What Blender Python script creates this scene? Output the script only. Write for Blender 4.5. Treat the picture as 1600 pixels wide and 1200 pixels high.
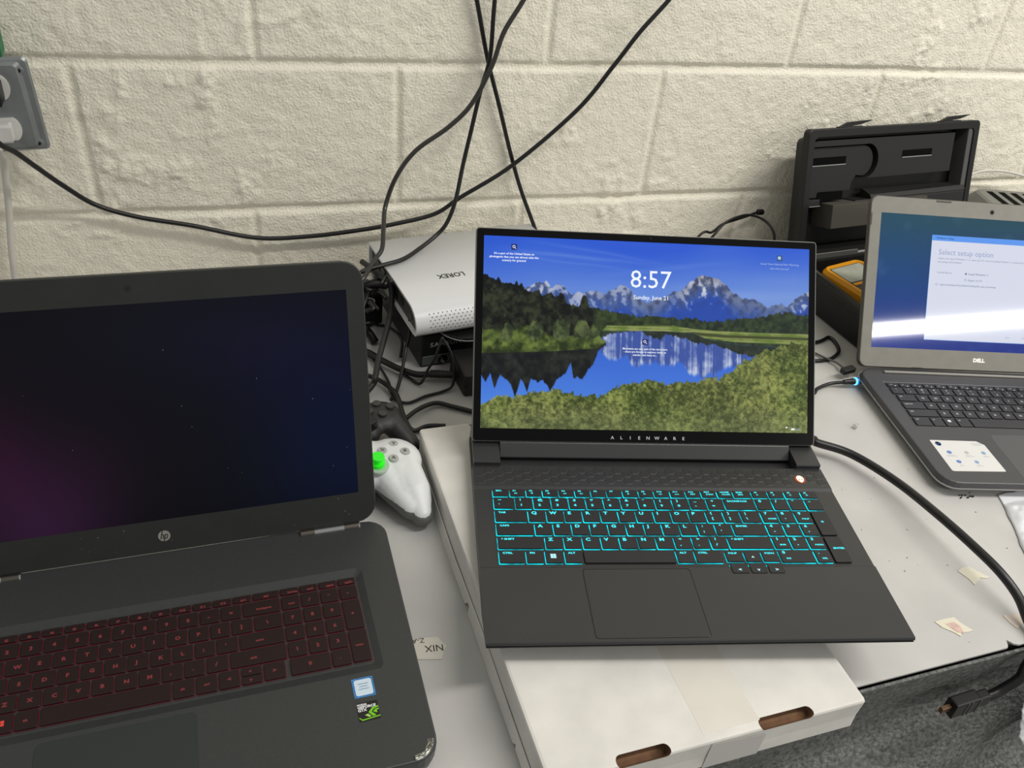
import bpy, bmesh, math, random
import numpy as np
from mathutils import Vector, Matrix
random.seed(7)
C = bpy.context.scene.collection
for o in list(bpy.data.objects): bpy.data.objects.remove(o)

# ------------------------------------------------------------------ camera
SC = bpy.context.scene
yaw, pit, rol = 0.401503720, 0.637935509, 0.138742344
F = Vector((math.sin(yaw)*math.cos(pit), math.cos(yaw)*math.cos(pit), -math.sin(pit)))
R = Vector((math.cos(yaw), -math.sin(yaw), 0)); U = R.cross(F)
R2 = math.cos(rol)*R + math.sin(rol)*U; U2 = -math.sin(rol)*R + math.cos(rol)*U
cd = bpy.data.cameras.new('camera'); cam = bpy.data.objects.new('camera', cd); C.objects.link(cam)
m = Matrix((R2, U2, -F)).transposed().to_4x4(); m.translation = (0.134161, -1.169466, 0.371821)
cam.matrix_world = m
cd.sensor_fit = 'HORIZONTAL'; cd.sensor_width = 36; cd.lens = 1354.04/1600*36; cd.clip_start = .01
SC.camera = cam
# ------------------------------------------------------------------ world, lights, exposure
W = bpy.data.worlds.new('world'); SC.world = W; W.use_nodes = True
bg = W.node_tree.nodes['Background']; bg.inputs[0].default_value = (1.0, .99, .97, 1); bg.inputs[1].default_value = .40
SC.view_settings.view_transform = 'Standard'; SC.view_settings.look = 'None'
SC.view_settings.exposure = 0; SC.view_settings.gamma = 1; SC.view_settings.use_curve_mapping = False
def area(name, loc, sx, sy, power, col):
    l = bpy.data.lights.new(name, 'AREA'); l.shape = 'RECTANGLE'; l.size = sx; l.size_y = sy; l.energy = power; l.color = col
    o = bpy.data.objects.new(name, l); C.objects.link(o); o.location = loc; return o
area('ceiling_tube_far', (3.25, -3.63, 1.6), 2.44, .13, 75, (1, .97, .90))
area('ceiling_tube_near', (1.90, -1.05, 1.6), 2.44, .16, 44, (1, .963, .912))

ZT = -0.32717       # height of the table top
def lin(c):
    c = np.asarray(c, float)/255.
    return np.where(c <= .04045, c/12.92, ((c+.055)/1.055)**2.4)
# ------------------------------------------------------------------ materials
MATS = {}
def mat(name, col, rough=.5, metal=0, emis=None, es=1, spec=.5, noise=None, bump=None, alpha=1, trans=0, coat=0):
    """noise=(scale, amount) mottles the colour, bump=(scale, strength, distance)"""
    if name in MATS: return MATS[name]
    M = bpy.data.materials.new(name); M.use_nodes = True; nt = M.node_tree; b = nt.nodes['Principled BSDF']
    c = (*lin(col), 1)
    b.inputs['Base Color'].default_value = c; b.inputs['Roughness'].default_value = rough; b.inputs['Metallic'].default_value = metal
    b.inputs['Specular IOR Level'].default_value = spec; b.inputs['Transmission Weight'].default_value = trans
    b.inputs['Coat Weight'].default_value = coat; b.inputs['Alpha'].default_value = alpha
    tc = nt.nodes.new('ShaderNodeTexCoord')
    if noise:
        n = nt.nodes.new('ShaderNodeTexNoise'); n.inputs['Scale'].default_value = noise[0]; n.inputs['Detail'].default_value = 6
        nt.links.new(tc.outputs['Object'], n.inputs['Vector'])
        mx = nt.nodes.new('ShaderNodeMix'); mx.data_type = 'RGBA'; mx.blend_type = 'MULTIPLY'; mx.inputs[0].default_value = 1
        cr = nt.nodes.new('ShaderNodeMapRange'); cr.inputs[1].default_value = .3; cr.inputs[2].default_value = .7
        cr.inputs[3].default_value = 1-noise[1]; cr.inputs[4].default_value = 1+noise[1]*.4
        nt.links.new(n.outputs[0], cr.inputs[0]); nt.links.new(cr.outputs[0], mx.inputs[7]); mx.inputs[6].default_value = c
        nt.links.new(mx.outputs[2], b.inputs['Base Color'])
    if bump:
        n = nt.nodes.new('ShaderNodeTexNoise'); n.inputs['Scale'].default_value = bump[0]; n.inputs['Detail'].default_value = 8
        nt.links.new(tc.outputs['Object'], n.inputs['Vector'])
        bp = nt.nodes.new('ShaderNodeBump'); bp.inputs['Strength'].default_value = bump[1]; bp.inputs['Distance'].default_value = bump[2]
        nt.links.new(n.outputs[0], bp.inputs['Height']); nt.links.new(bp.outputs[0], b.inputs['Normal'])
    if emis is not None:
        b.inputs['Emission Color'].default_value = (*lin(emis), 1); b.inputs['Emission Strength'].default_value = es
    MATS[name] = M; return M
def glow_mat(name, col, es, scale, lo):
    M = mat(name, (8, 8, 8), .5, emis=col, es=es); nt = M.node_tree; b = nt.nodes['Principled BSDF']
    tc = nt.nodes['Texture Coordinate']; n = nt.nodes.new('ShaderNodeTexNoise'); n.inputs['Scale'].default_value = scale
    nt.links.new(tc.outputs['Object'], n.inputs['Vector'])
    r = nt.nodes.new('ShaderNodeMapRange'); r.inputs[1].default_value = .35; r.inputs[2].default_value = .65
    r.inputs[3].default_value = lo*es; r.inputs[4].default_value = es
    nt.links.new(n.outputs[0], r.inputs[0]); nt.links.new(r.outputs[0], b.inputs['Emission Strength']); return M
def screen_mat(name, es, rough, spec=.5, base=(4, 4, 5)):
    """a lit display: its picture is the colour attribute of the panel's mesh"""
    M = mat(name, base, rough, spec=spec); nt = M.node_tree; b = nt.nodes['Principled BSDF']
    a = nt.nodes.new('ShaderNodeAttribute'); a.attribute_name = 'picture'
    nt.links.new(a.outputs['Color'], b.inputs['Emission Color']); b.inputs['Emission Strength'].default_value = es
    return M
# ------------------------------------------------------------------ mesh helpers
class MB:
    def __init__(s): s.v = []; s.f = []; s.m = []; s.sm = []
    def add(s, vs, fs, mi=0, smooth=False):
        k = len(s.v); s.v += [tuple(v) for v in vs]; s.f += [tuple(i+k for i in f) for f in fs]
        s.m += [mi]*len(fs); s.sm += [smooth]*len(fs); return s
    def loops(s, loops, mi=0, cap0=True, cap1=True, smooth=False, closed=True):
        n = len(loops[0]); vs = [p for l in loops for p in l]; fs = []
        for i in range(len(loops)-1):
            for j in range(n if closed else n-1):
                a = i*n+j; b = i*n+(j+1) % n; fs.append((a, b, b+n, a+n))
        s.add(vs, fs, mi, smooth); k = len(s.v)-len(vs)
        if cap0: s.f.append(tuple(k+j for j in reversed(range(n)))); s.m.append(mi); s.sm.append(False)
        if cap1: s.f.append(tuple(k+(len(loops)-1)*n+j for j in range(n))); s.m.append(mi); s.sm.append(False)
        return s
    def box(s, x0, x1, y0, y1, z0, z1, mi=0, b=0, r=0):
        """box with bevel b and plan corner radius r"""
        cx, cy, w, h = (x0+x1)/2, (y0+y1)/2, x1-x0, y1-y0
        if b <= 0: return s.loops([rr(cx, cy, w, h, r, z0), rr(cx, cy, w, h, r, z1)], mi)
        L = [(b, z0), (.3*b, z0+.3*b), (0, z0+b), (0, z1-b), (.3*b, z1-.3*b), (b, z1)]
        return s.loops([rr(cx, cy, w-2*i, h-2*i, max(r-i, .0001), z, 4) for i, z in L], mi, smooth=False)
    def tube(s, pts, rad, seg=10, mi=0, sub=6, cap=True):
        P = spline(pts, sub) if sub > 1 else [Vector(p) for p in pts]
        if not hasattr(rad, '__len__'): rs = [rad]*len(P)
        else: rs = list(np.interp(np.linspace(0, len(rad)-1, len(P)), range(len(rad)), rad))
        t = (P[1]-P[0]).normalized(); up = Vector((0, 0, 1)) if abs(t.z) < .9 else Vector((1, 0, 0))
        nrm = (up - t*up.dot(t)).normalized(); L = []
        for i, p in enumerate(P):
            a = P[max(i-1, 0)]; b = P[min(i+1, len(P)-1)]; t = (b-a).normalized()
            nrm = (nrm - t*nrm.dot(t)).normalized(); bn = t.cross(nrm)
            L.append([p+(nrm*math.cos(k/seg*2*math.pi)+bn*math.sin(k/seg*2*math.pi))*rs[i] for k in range(seg)])
        return s.loops(L, mi, cap, cap, True)
    def cyl(s, c, r, z0, z1, seg=32, mi=0, b=0, ax=2, r1=None, sx=1, sy=1):
        r1 = r if r1 is None else r1
        prof = [(r, z0), (r1, z1)] if b <= 0 else [(r-b, z0), (r, z0+b), (r1, z1-b), (r1-b*.3, z1-b*.3), (r1-b, z1)]
        L = []
        for q, z in prof:
            l = []
            for k in range(seg):
                a = k/seg*2*math.pi; p = [c[0]+q*math.cos(a)*sx, c[1]+q*math.sin(a)*sy, c[2]+z]
                if ax == 1: p = [c[0]+q*math.cos(a)*sx, c[1]-z, c[2]+q*math.sin(a)*sy]
                if ax == 0: p = [c[0]+z, c[1]+q*math.cos(a)*sx, c[2]+q*math.sin(a)*sy]
                l.append(p)
            L.append(l)
        return s.loops(L, mi, smooth=False)
    def tf(s, M):
        s.v = [tuple(M @ Vector(v)) for v in s.v]; return s
    def build(s, name, mats, parent=None, M=None, smooth_all=False):
        me = bpy.data.meshes.new(name); me.from_pydata(s.v, [], s.f)
        for q in (mats if isinstance(mats, (list, tuple)) else [mats]): me.materials.append(q)
        me.polygons.foreach_set('material_index', s.m)
        me.polygons.foreach_set('use_smooth', [True]*len(s.f) if smooth_all else s.sm)
        me.update()
        bm = bmesh.new(); bm.from_mesh(me); bmesh.ops.recalc_face_normals(bm, faces=bm.faces); bm.to_mesh(me); bm.free()
        o = bpy.data.objects.new(name, me); C.objects.link(o)
        if parent: o.parent = parent
        if M is not None: o.matrix_local = M
        return o
def rr(cx, cy, w, h, r, z, n=5):
    """rounded rectangle loop"""
    r = min(r, w/2-1e-5, h/2-1e-5)
    if r <= 1e-6: return [(cx-w/2, cy-h/2, z), (cx+w/2, cy-h/2, z), (cx+w/2, cy+h/2, z), (cx-w/2, cy+h/2, z)]
    o = []
    for sx, sy, a0 in ((1, -1, -90), (1, 1, 0), (-1, 1, 90), (-1, -1, 180)):
        for k in range(n+1):
            a = math.radians(a0+90*k/n); o.append((cx+sx*(w/2-r)+r*math.cos(a), cy+sy*(h/2-r)+r*math.sin(a), z))
    return o
def spline(pts, sub):
    P = [Vector(p) for p in pts]; P = [P[0]*2-P[1]]+P+[P[-1]*2-P[-2]]; o = []
    for i in range(1, len(P)-2):
        a, b, c, d = P[i-1:i+3]
        for k in range(sub):
            t = k/sub; o.append(.5*((2*b)+(c-a)*t+(2*a-5*b+4*c-d)*t*t+(3*b-a-3*c+d)*t**3))
    o.append(P[-2]); return o
_tc = {}
def text2d(s, size, ax='LEFT', bold=0, sp=1, ay='TOP_BASELINE'):
    k = (s, size, ax, bold, sp)
    if k not in _tc:
        cu = bpy.data.curves.new('t', 'FONT'); cu.body = s; cu.size = size; cu.align_x = ax; cu.offset = bold
        cu.space_character = sp; cu.resolution_u = 2
        o = bpy.data.objects.new('t', cu); me = o.to_mesh()
        _tc[k] = ([tuple(v.co) for v in me.vertices], [tuple(p.vertices) for p in me.polygons])
        o.to_mesh_clear(); bpy.data.objects.remove(o); bpy.data.curves.remove(cu)
    return _tc[k]
def put_text(mb, s, x, y, z, size, ax='LEFT', mi=0, bold=0, sx=1, rot=0, sp=1, xz=False):
    v, f = text2d(s, size, ax, bold, sp); c, n = math.cos(rot), math.sin(rot)
    q = [(x+(a*sx)*c-b*n, y+(a*sx)*n+b*c, z) for a, b, _ in v]
    mb.add(q, f, mi)
def tag(o, label, cat, group=None):
    o['label'] = label; o['category'] = cat
    if group: o['group'] = group
    return o
def thing(name, label, cat, M=None, loc=None, rz=0, group=None):
    o = bpy.data.objects.new(name, None); o.empty_display_size = .02; C.objects.link(o)
    if M is not None: o.matrix_world = M
    else: o.location = loc; o.rotation_euler = (0, 0, rz)
    return tag(o, label, cat, group)
def struct(o): o['kind'] = 'structure'; return o
def frame(P, u, d, n):
    M = Matrix((Vector(u), Vector(d), Vector(n))).transposed().to_4x4(); M.translation = P; return M
def rand_noise(w, h, scale, seed, octs=4, per=.5):
    """smooth fractal noise, roughly -1..1; scale = cells across"""
    rs = np.random.RandomState(seed); out = np.zeros((h, w)); amp = 1; tot = 0
    for o in range(octs):
        nx = max(2, int(scale*2**o)+2); ny = max(2, int(scale*2**o*h/w)+2)
        g = rs.rand(ny+1, nx+1)*2-1
        X = np.linspace(0, nx-1.001, w); Y = np.linspace(0, ny-1.001, h)
        xi = X.astype(int); yi = Y.astype(int); fx = X-xi; fy = Y-yi; fx = fx*fx*(3-2*fx); fy = fy*fy*(3-2*fy)
        a = g[np.ix_(yi, xi)]; b = g[np.ix_(yi, xi+1)]; c = g[np.ix_(yi+1, xi)]; d = g[np.ix_(yi+1, xi+1)]
        out += amp*((a*(1-fx)+b*fx)*(1-fy)[:, None]+(c*(1-fx)+d*fx)*fy[:, None]); tot += amp; amp *= per
    return out/tot*1.6
def grid_mesh(name, X, Y, Z, material, parent=None, M=None, cols=None, smooth=True):
    h, w = X.shape; co = np.stack([X, Y, Z], -1).reshape(-1, 3)
    i = np.arange(h-1)[:, None]*w+np.arange(w-1)[None]; f = np.stack([i, i+1, i+1+w, i+w], -1).reshape(-1, 4)
    me = bpy.data.meshes.new(name); me.vertices.add(len(co)); me.vertices.foreach_set('co', co.ravel())
    me.loops.add(f.size); me.loops.foreach_set('vertex_index', f.ravel().astype(np.int32))
    me.polygons.add(len(f)); me.polygons.foreach_set('loop_start', np.arange(0, f.size, 4, dtype=np.int32))
    me.polygons.foreach_set('use_smooth', [smooth]*len(f)); me.update(); me.validate()
    if cols is not None:
        a = me.color_attributes.new('picture', 'FLOAT_COLOR', 'POINT')
        a.data.foreach_set('color', np.concatenate([cols.reshape(-1, 3), np.ones((h*w, 1))], 1).ravel())
    me.materials.append(material); o = bpy.data.objects.new(name, me); C.objects.link(o)
    if parent: o.parent = parent
    if M is not None: o.matrix_local = M
    return o

# ================================================================== SETTING
# painted concrete block wall: courses 0.2032 m, blocks 0.4064 m, tooled mortar joints
WX0, WX1, WZ0, WZ1, ST = -.55, 2.3, -.42, .42, .0028
nx, nz = int((WX1-WX0)/ST), int((WZ1-WZ0)/ST)
gx, gz = np.meshgrid(np.linspace(WX0, WX1, nx), np.linspace(WZ0, WZ1, nz))
wob = rand_noise(nx, nz, 14, 3, 3)*.0012
def groove(d, w=.0075): return np.exp(-(np.abs(d)/(w*.86))**4.5)
H = np.zeros_like(gx)
h0 = np.interp(gx, [-.5, 0, .5, .8, 1.1, 1.5], [.001, .001, .001, .0025, .002, -.001])
h1 = np.interp(gx, [-.5, 0, .35, .93, 1.6], [-.2035, -.203, -.2044, -.2066, -.2044])
def hj(z0, f=1): return groove(gz-z0+wob, .0072)
G = np.maximum(np.maximum(hj(h0), hj(h1)), np.maximum(hj(h0+.2035), hj(h1-.2035)))
rowA = (gz < h0) & (gz > h1); rowB = (gz >= h0) & (gz < h0+.2035); rowC = gz <= h1
for x0 in (-.406, -.002, .403, .808, 1.215, 1.62, 2.03):
    G = np.maximum(G, .8*groove(gx-x0-(-gz)*.03+.003+wob, .0062)*rowA)
for x0 in (-.196, .2122, .613, 1.0175, 1.418, 1.82, 2.22):
    G = np.maximum(G, .8*groove(gx-x0+(gz)*.045-.004+wob, .0062)*rowB)
for x0 in (-.2, .2015, .603, 1.01, 1.415, 1.82, 2.22):
    G = np.maximum(G, .7*groove(gx-x0+wob, .006)*rowC)
n1 = rand_noise(nx, nz, 60, 11, 4, .6); n2 = rand_noise(nx, nz, 9, 12, 3); n3 = rand_noise(nx, nz, 150, 14, 3, .7)
# drips and crusts of block filler showing through the paint, strongest towards block edges
crust = np.clip(1-np.abs(rand_noise(nx, nz, 12, 15, 4, .55))*9, 0, 1)*np.clip(rand_noise(nx, nz, 7, 16, 2)*1.8, 0, 1)
crust2 = np.clip(n1-.25, 0, 1)*np.clip(rand_noise(nx, nz, 8, 17, 2)*2.2-.1, 0, 1)
n4 = rand_noise(nx, nz, 330, 18, 2, .7)
rel = n1*.0006+n2*.0007+n3*.0007+n4*.0006+crust*.0030*(1+.9*n3)+crust2*.0048*(1+.5*n4)
rel = rel*(1-.85*G)-.0046*G
wallm = mat('painted_block', (242, 237, 219), .5, noise=(9, .03), bump=(300, .85, .0026))
wall = grid_mesh('wall_back', gx, -rel-.0004, gz, wallm); struct(wall)
wb = MB().box(WX0, WX1, .006, .2, -1.1, 1.62).build('wall_rear', wallm); struct(wb)
floorm = mat('floor_concrete', (120, 116, 108), .6, noise=(3, .15))
fl = MB().box(-1.6, 3.4, -3, .2, -1.12, -1.07).build('floor', floorm); struct(fl)

# table: white laminated top on steel legs
tab = thing('work_table', 'long white laminated work table standing against the block wall', 'table', loc=(.7, -.42, -1.07))
tm = mat('white_laminate', (192, 191, 188), .40, noise=(9, .14), bump=(40, .05, .001))
steel = mat('steel', (150, 150, 150), .35, 1)
TX0, TX1, TY0 = -.75, 2.25, -.8265
tb = MB()
oz = 1.07
def tv(x, y, z): return (x-.7, y+.42, z+oz)
edge = [(TX0, TY0), (.877, TY0), (.8795, -.8240), (.8830, -.8180), (.8875, -.8240), (.893, TY0), (TX1, TY0), (TX1, -.006), (TX0, -.006)]
tb.loops([[tv(x, y, ZT-.0022) for x, y in edge], [tv(x, y, ZT) for x, y in edge]])
tb.build('table_top', tm, tab)
MB().box(TX0-.7+.004, TX1-.7-.004, TY0+.424, .41, ZT-.030+oz, ZT-.0023+oz).build('core_board', mat('dark_board', (40, 38, 36), .7), tab)
for x in (-.6, 2.1):
    for y in (-.72, -.1):
        MB().cyl((x-.7, y+.42, 0), .016, 0, ZT-.03+oz, 20).build('leg', steel, tab)
# grey felt hanging from the front edge
fx, fz = np.meshgrid(np.linspace(-.75, 2.25, 500), np.linspace(0, 1, 130))
dz = fz**1.2*.62
n_f = rand_noise(500, 130, 5, 21, 3); n_g = rand_noise(500, 130, 16, 22, 3)
bul = np.clip(dz/.16, 0, 1)
fy = -.8300-dz*.10-bul*(.022*np.sin(fx*11+dz*20+1.1)+.022*n_f+.008*n_g-.020)-.006*np.exp(-((fx-.84-dz*1.2)/.03)**2)*bul
felt = mat('grey_felt', (122, 124, 122), .95, spec=.15, noise=(190, .55), bump=(260, 1.0, .003))
fo = grid_mesh('felt_cloth', fx, fy, ZT-.0036-dz, felt)
md = fo.modifiers.new('s', 'SOLIDIFY'); md.thickness = .003; md.offset = 0
tag(fo, 'mottled grey felt cloth hanging down from the table front edge', 'cloth')

def wallpaper(w=560, h=316):
    """lock screen landscape: sky, snowy range, spruces, lake and bushes, painted from noise"""
    u, v = np.meshgrid(np.linspace(0, 1, w), np.linspace(0, 1, h)); img = np.zeros((h, w, 3))
    def N(sc, sd, o=4, p=.5): return rand_noise(w, h, sc, sd, o, p)
    def V(pts):   # photo-like coordinates of the picture -> u, v
        a = [((x-40)/1510., (y-60-.036*(x-47))/(885-.0235*(x-47))) for x, y in pts]
        return np.interp(u[0], [q[0] for q in a], [q[1] for q in a])[None, :]
    def blend(mask, col):
        nonlocal img
        mask = np.clip(mask, 0, 1)[..., None]; img = img*(1-mask)+np.asarray(col)*mask
    def C3(a, b, t): t = np.clip(t, 0, 1)[..., None]; return np.asarray(a, float)*(1-t)+np.asarray(b, float)*t
    def soft(d, s=.003): return np.clip(d/s+.5, 0, 1)
    # sky
    img = C3((40, 88, 210), (116, 150, 218), v*2.6+.14*N(3, 1, 2)-.10+u*.30)
    st = np.zeros_like(u)
    for a, b, c, wd, am in ((.02, .06, .12, .010, .30), (.0, .07, .20, .006, .18), (.10, .02, .22, .008, .2), (.3, .20, -.25, .012, .16), (.5, .25, .05, .03, .35)):
        L = b+c*(u-a)+.012*N(4, int(a*100)+5, 2)
        st += am*np.exp(-((v-L)/wd)**2)*np.clip((u-a)*6, 0, 1)*np.clip((a+.55-u)*4, 0, 1)
    st += .35*np.exp(-((v-.17)/.05)**2)*np.clip((u-.55)*4, 0, 1)*(.6+.6*N(5, 8, 4))+.2*np.exp(-((v-.27)/.06)**2)*(.6+.5*N(6, 9, 4))
    blend(st*.8, (150, 178, 232))
    # range
    ridge = V([(150, 330), (225, 300), (250, 292), (270, 283), (300, 279), (320, 270), (345, 300), (370, 283), (395, 290), (420, 312), (440, 332), (470, 318), (510, 322), (540, 310), (590, 330), (610, 318), (640, 298), (665, 288), (700, 305), (740, 340), (780, 365), (830, 352), (880, 335), (910, 315), (950, 305), (985, 272), (1010, 250), (1040, 236), (1080, 240), (1110, 255), (1150, 280), (1190, 320), (1230, 345), (1280, 343), (1330, 378), (1360, 385), (1390, 372), (1420, 366), (1445, 390), (1480, 350), (1520, 322), (1560, 316)])
    ridge = ridge+.008*rand_noise(w, 2, 90, 31, 3)[:1]
    d = v-ridge; M = soft(d)
    base = C3((94, 110, 150), (38, 74, 168), d*7.5+.35*N(20, 32))
    n = N(60, 33, 5, .7)+.5*np.sin((u*150+v*60)+5*N(12, 34))+.35*np.sin((-u*190+v*70)+5*N(14, 35))
    snow = np.clip((n+.28-d*7.0)*2.2, 0, 1)*np.clip(1.6-d*8, 0, 1)
    big = np.exp(-((u-.66)/.07)**2)+.75*np.exp(-((u-.17)/.08)**2)+.7*np.exp(-((u-.985)/.05)**2)+.5*np.exp(-((u-.41)/.05)**2)+.6*np.exp(-((u-.30)/.05)**2)
    snow *= np.clip(big, 0, 1)
    dark = np.clip(-n*1.1, 0, 1)*np.clip(1.2-d*6, 0, 1)*.55
    mt = base*(1-dark[..., None])+np.array([48, 58, 92])*dark[..., None]
    mt = mt*(1-snow[..., None])+np.array([216, 218, 230])*snow[..., None]
    grey = np.clip(1-d*10, 0, 1)*np.exp(-((u-.67)/.09)**2)*.5; mt = mt*(1-grey[..., None])+(np.array([140, 136, 150])*(.7+.4*n[..., None]))*grey[..., None]
    blend(M, mt); above = img.copy()
    # valley forest
    fo = V([(40, 440), (400, 372), (520, 388), (700, 428), (900, 436), (1000, 440), (1100, 452), (1250, 436), (1350, 424), (1430, 410), (1560, 420)])+.010*rand_noise(w, 2, 130, 41, 3)[:1]
    blend(soft(v-fo), C3((26, 38, 30), (58, 72, 46), .5+.6*N(90, 42)))
    # meadow
    m0 = V([(400, 470), (520, 462), (900, 470), (1000, 486), (1100, 494), (1300, 502), (1560, 508)]); m1 = V([(400, 490), (560, 496), (1000, 505), (1060, 530), (1200, 545), (1560, 560)])
    blend(soft(v-m0)*soft(m1-v)*(u > .22), C3((96, 118, 52), (140, 148, 88), .5+.9*N(30, 43)+.5*np.sin(v*420)))
    m2 = V([(900, 505), (1000, 500), (1150, 512), (1560, 524)]); blend(soft(v-m2)*soft(m2+.016-v)*(u > .5), (66, 74, 40))
    # lake with reflections
    lk = V([(30, 600), (450, 590), (540, 580), (600, 500), (700, 497), (860, 497), (1000, 506), (1060, 532), (1150, 552), (1240, 560), (1560, 575)])
    lake = C3((52, 98, 206), (78, 132, 226), (v-.55)*3.2+.2*N(3, 51, 2)); L0 = soft(v-lk)
    blend(L0, lake)
    top = V([(560, 500), (700, 500), (1000, 505), (1560, 520)]); dd = v-top
    rx = np.clip(ridge*0+.0, 0, 1)
    hgt = V([(560, 600), (590, 600), (640, 640), (690, 610), (750, 662), (800, 650), (880, 640), (940, 650), (1000, 690), (1050, 712), (1100, 690), (1150, 680), (1200, 660), (1260, 620), (1560, 600)])+.02*rand_noise(w, 2, 60, 53, 3)[:1]
    rf = soft(hgt-v, .02)*L0*(u > .355)
    st = rand_noise(w, 8, 120, 54, 3, .6)[:1]; sn = np.clip(.15+st*.75+.7*N(34, 55)*1.0+np.clip((v-top)*4-.45, -1, .35), 0, 1)
    blend(rf*.95, C3((62, 84, 158), (196, 204, 226), sn))
    dk = V([(560, 540), (620, 508), (700, 500), (740, 497), (800, 520), (850, 538), (870, 515), (960, 530), (1010, 545), (1100, 560), (1200, 596), (1300, 610), (1560, 600)])+.008*rand_noise(w, 2, 100, 56, 3)[:1]
    blend(soft(dk-v, .006)*L0*(u > .355), C3((28, 38, 34), (52, 60, 48), .5+.5*N(70, 57)))
    # left bank: hill side and spruces
    tr = V([(30, 232), (60, 244), (100, 262), (165, 284), (178, 292), (188, 270), (200, 284), (210, 276), (226, 306), (260, 318), (285, 322), (292, 306), (300, 330), (330, 335), (345, 318), (360, 345), (385, 322), (400, 330), (420, 380), (455, 388), (470, 382), (485, 340), (494, 332), (505, 352), (520, 392), (570, 400), (640, 415), (760, 436), (900, 440)])
    tr = tr+.010*rand_noise(w, 2, 110, 61, 3)[:1]
    trm = soft(v-tr)*(u < .57)*soft(V([(30, 600), (540, 580), (575, 500), (600, 470), (1560, 470)])-v, .01)
    tn = N(60, 62, 4, .6); lit = np.clip(N(14, 63, 3)-.1, 0, 1)
    blend(trm, C3((8, 12, 10), (50, 56, 38), .36+.75*tn+lit*.4))
    blend(trm*soft(u-.33, .02)*soft(.57-u, .02), C3((30, 42, 26), (60, 74, 40), .5+.7*tn))
    sh = V([(30, 500), (90, 492), (150, 505), (240, 480), (300, 500), (360, 520), (420, 530), (500, 540), (560, 520), (600, 560)])+.015*rand_noise(w, 2, 50, 64, 3)[:1]
    b1 = V([(30, 606), (300, 598), (450, 590), (560, 580), (595, 555), (610, 550)]); shm = soft(v-sh, .01)*soft(b1-v)*(u < .375)
    blend(shm, C3((38, 50, 22), (108, 124, 58), .45+.75*N(44, 65, 4, .6)))
    for cx, cy, rx_, ry_ in ((280, 500, 34, 60), (150, 510, 26, 44), (500, 510, 52, 60), (395, 500, 40, 50)):
        uu = (cx-40)/1510.; vv = (cy-60-.036*(cx-47))/885.
        e = 1-((u-uu)/(rx_/1510))**2-((v-vv)/(ry_/885))**2+.5*N(40, cx, 3); blend(np.clip(e*3, 0, 1)*(u < .38), C3((40, 50, 32), (92, 104, 62), .5+.8*N(60, cx+1)))
    # dark reflection of the left bank
    rb = V([(30, 690), (60, 740), (80, 700), (100, 760), (125, 705), (160, 720), (192, 800), (215, 730), (245, 770), (262, 720), (290, 740), (315, 715), (348, 775), (375, 720), (420, 690), (440, 650), (452, 720), (470, 700), (490, 735), (520, 680), (545, 650), (562, 600), (590, 575)])+.012*rand_noise(w, 2, 80, 66, 3)[:1]
    rm = soft(v-b1+.004)*soft(rb-v, .008)*(u < .37); blend(rm, C3((14, 18, 20), (44, 46, 42), .4+.6*N(50, 67)))
    # bushes in front
    bu = V([(30, 850), (100, 800), (200, 790), (300, 782), (380, 768), (480, 790), (560, 797), (600, 790), (640, 752), (720, 745), (800, 728), (900, 740), (1000, 738), (1060, 704), (1130, 716), (1180, 682), (1230, 642), (1300, 604), (1400, 572), (1470, 552), (1560, 545)])
    bu = bu+.012*rand_noise(w, 2, 60, 71, 4, .7)[:1]
    e = v-bu+.012*N(90, 72, 3, .7); bm_ = soft(e, .004)
    n = N(95, 73, 4, .8); n2 = N(9, 74, 3)
    g = C3((52, 66, 28), (152, 160, 86), .46+.62*n+.34*n2-.25*np.clip(u-.75, 0, 1)*4*np.clip(.86-v, 0, 1)*3)
    g = C3([0, 0, 0], [1, 1, 1], np.ones_like(u))*g
    warm = np.clip(N(6, 75, 3)*.8+.25*(v > .85), 0, .6)[..., None]; g = g*(1-warm*.5)+np.array([132, 128, 84])*warm*.5*(0.8+.35*n[..., None])
    blend(bm_, g)
    hz = np.clip((v-.86)*4, 0, .45)[..., None]; img = img*(1-hz)+np.array([124, 134, 92])*hz*(.85+.2*n[..., None])+0
    return np.clip(img, 0, 255)

# ================================================================== MATERIALS
aw_deck = mat('soft_black_deck', (46, 47, 48), .34, spec=.5, bump=(900, .12, .0004), noise=(14, .10))
aw_dark = mat('black_plastic', (24, 25, 26), .42)
aw_gloss = mat('glossy_black_bezel', (3, 3, 4), .22, spec=.18, bump=(60, .04, .0005))
edge_grey = mat('grey_lid_edge', (120, 122, 116), .4)
key_black = mat('black_keycap', (30, 30, 31), .45)
cyan = glow_mat('cyan_backlight', (0, 214, 230), 1.7, 60, .22)
cyan_l = mat('cyan_legend', (5, 20, 22), .5, emis=(60, 235, 245), es=1.25)
cyan_w = mat('pale_cyan_legend', (5, 20, 22), .5, emis=(190, 250, 255), es=1.0)
white_e = mat('white_pixels', (5, 5, 5), .3, emis=(238, 244, 255), es=1.0)
white_d = mat('dim_white_pixels', (5, 5, 5), .3, emis=(172, 190, 228), es=1.0)
silver = mat('silver_print', (205, 208, 210), .3, .2)
chrome = mat('chrome', (190, 190, 190), .12, 1)

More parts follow.
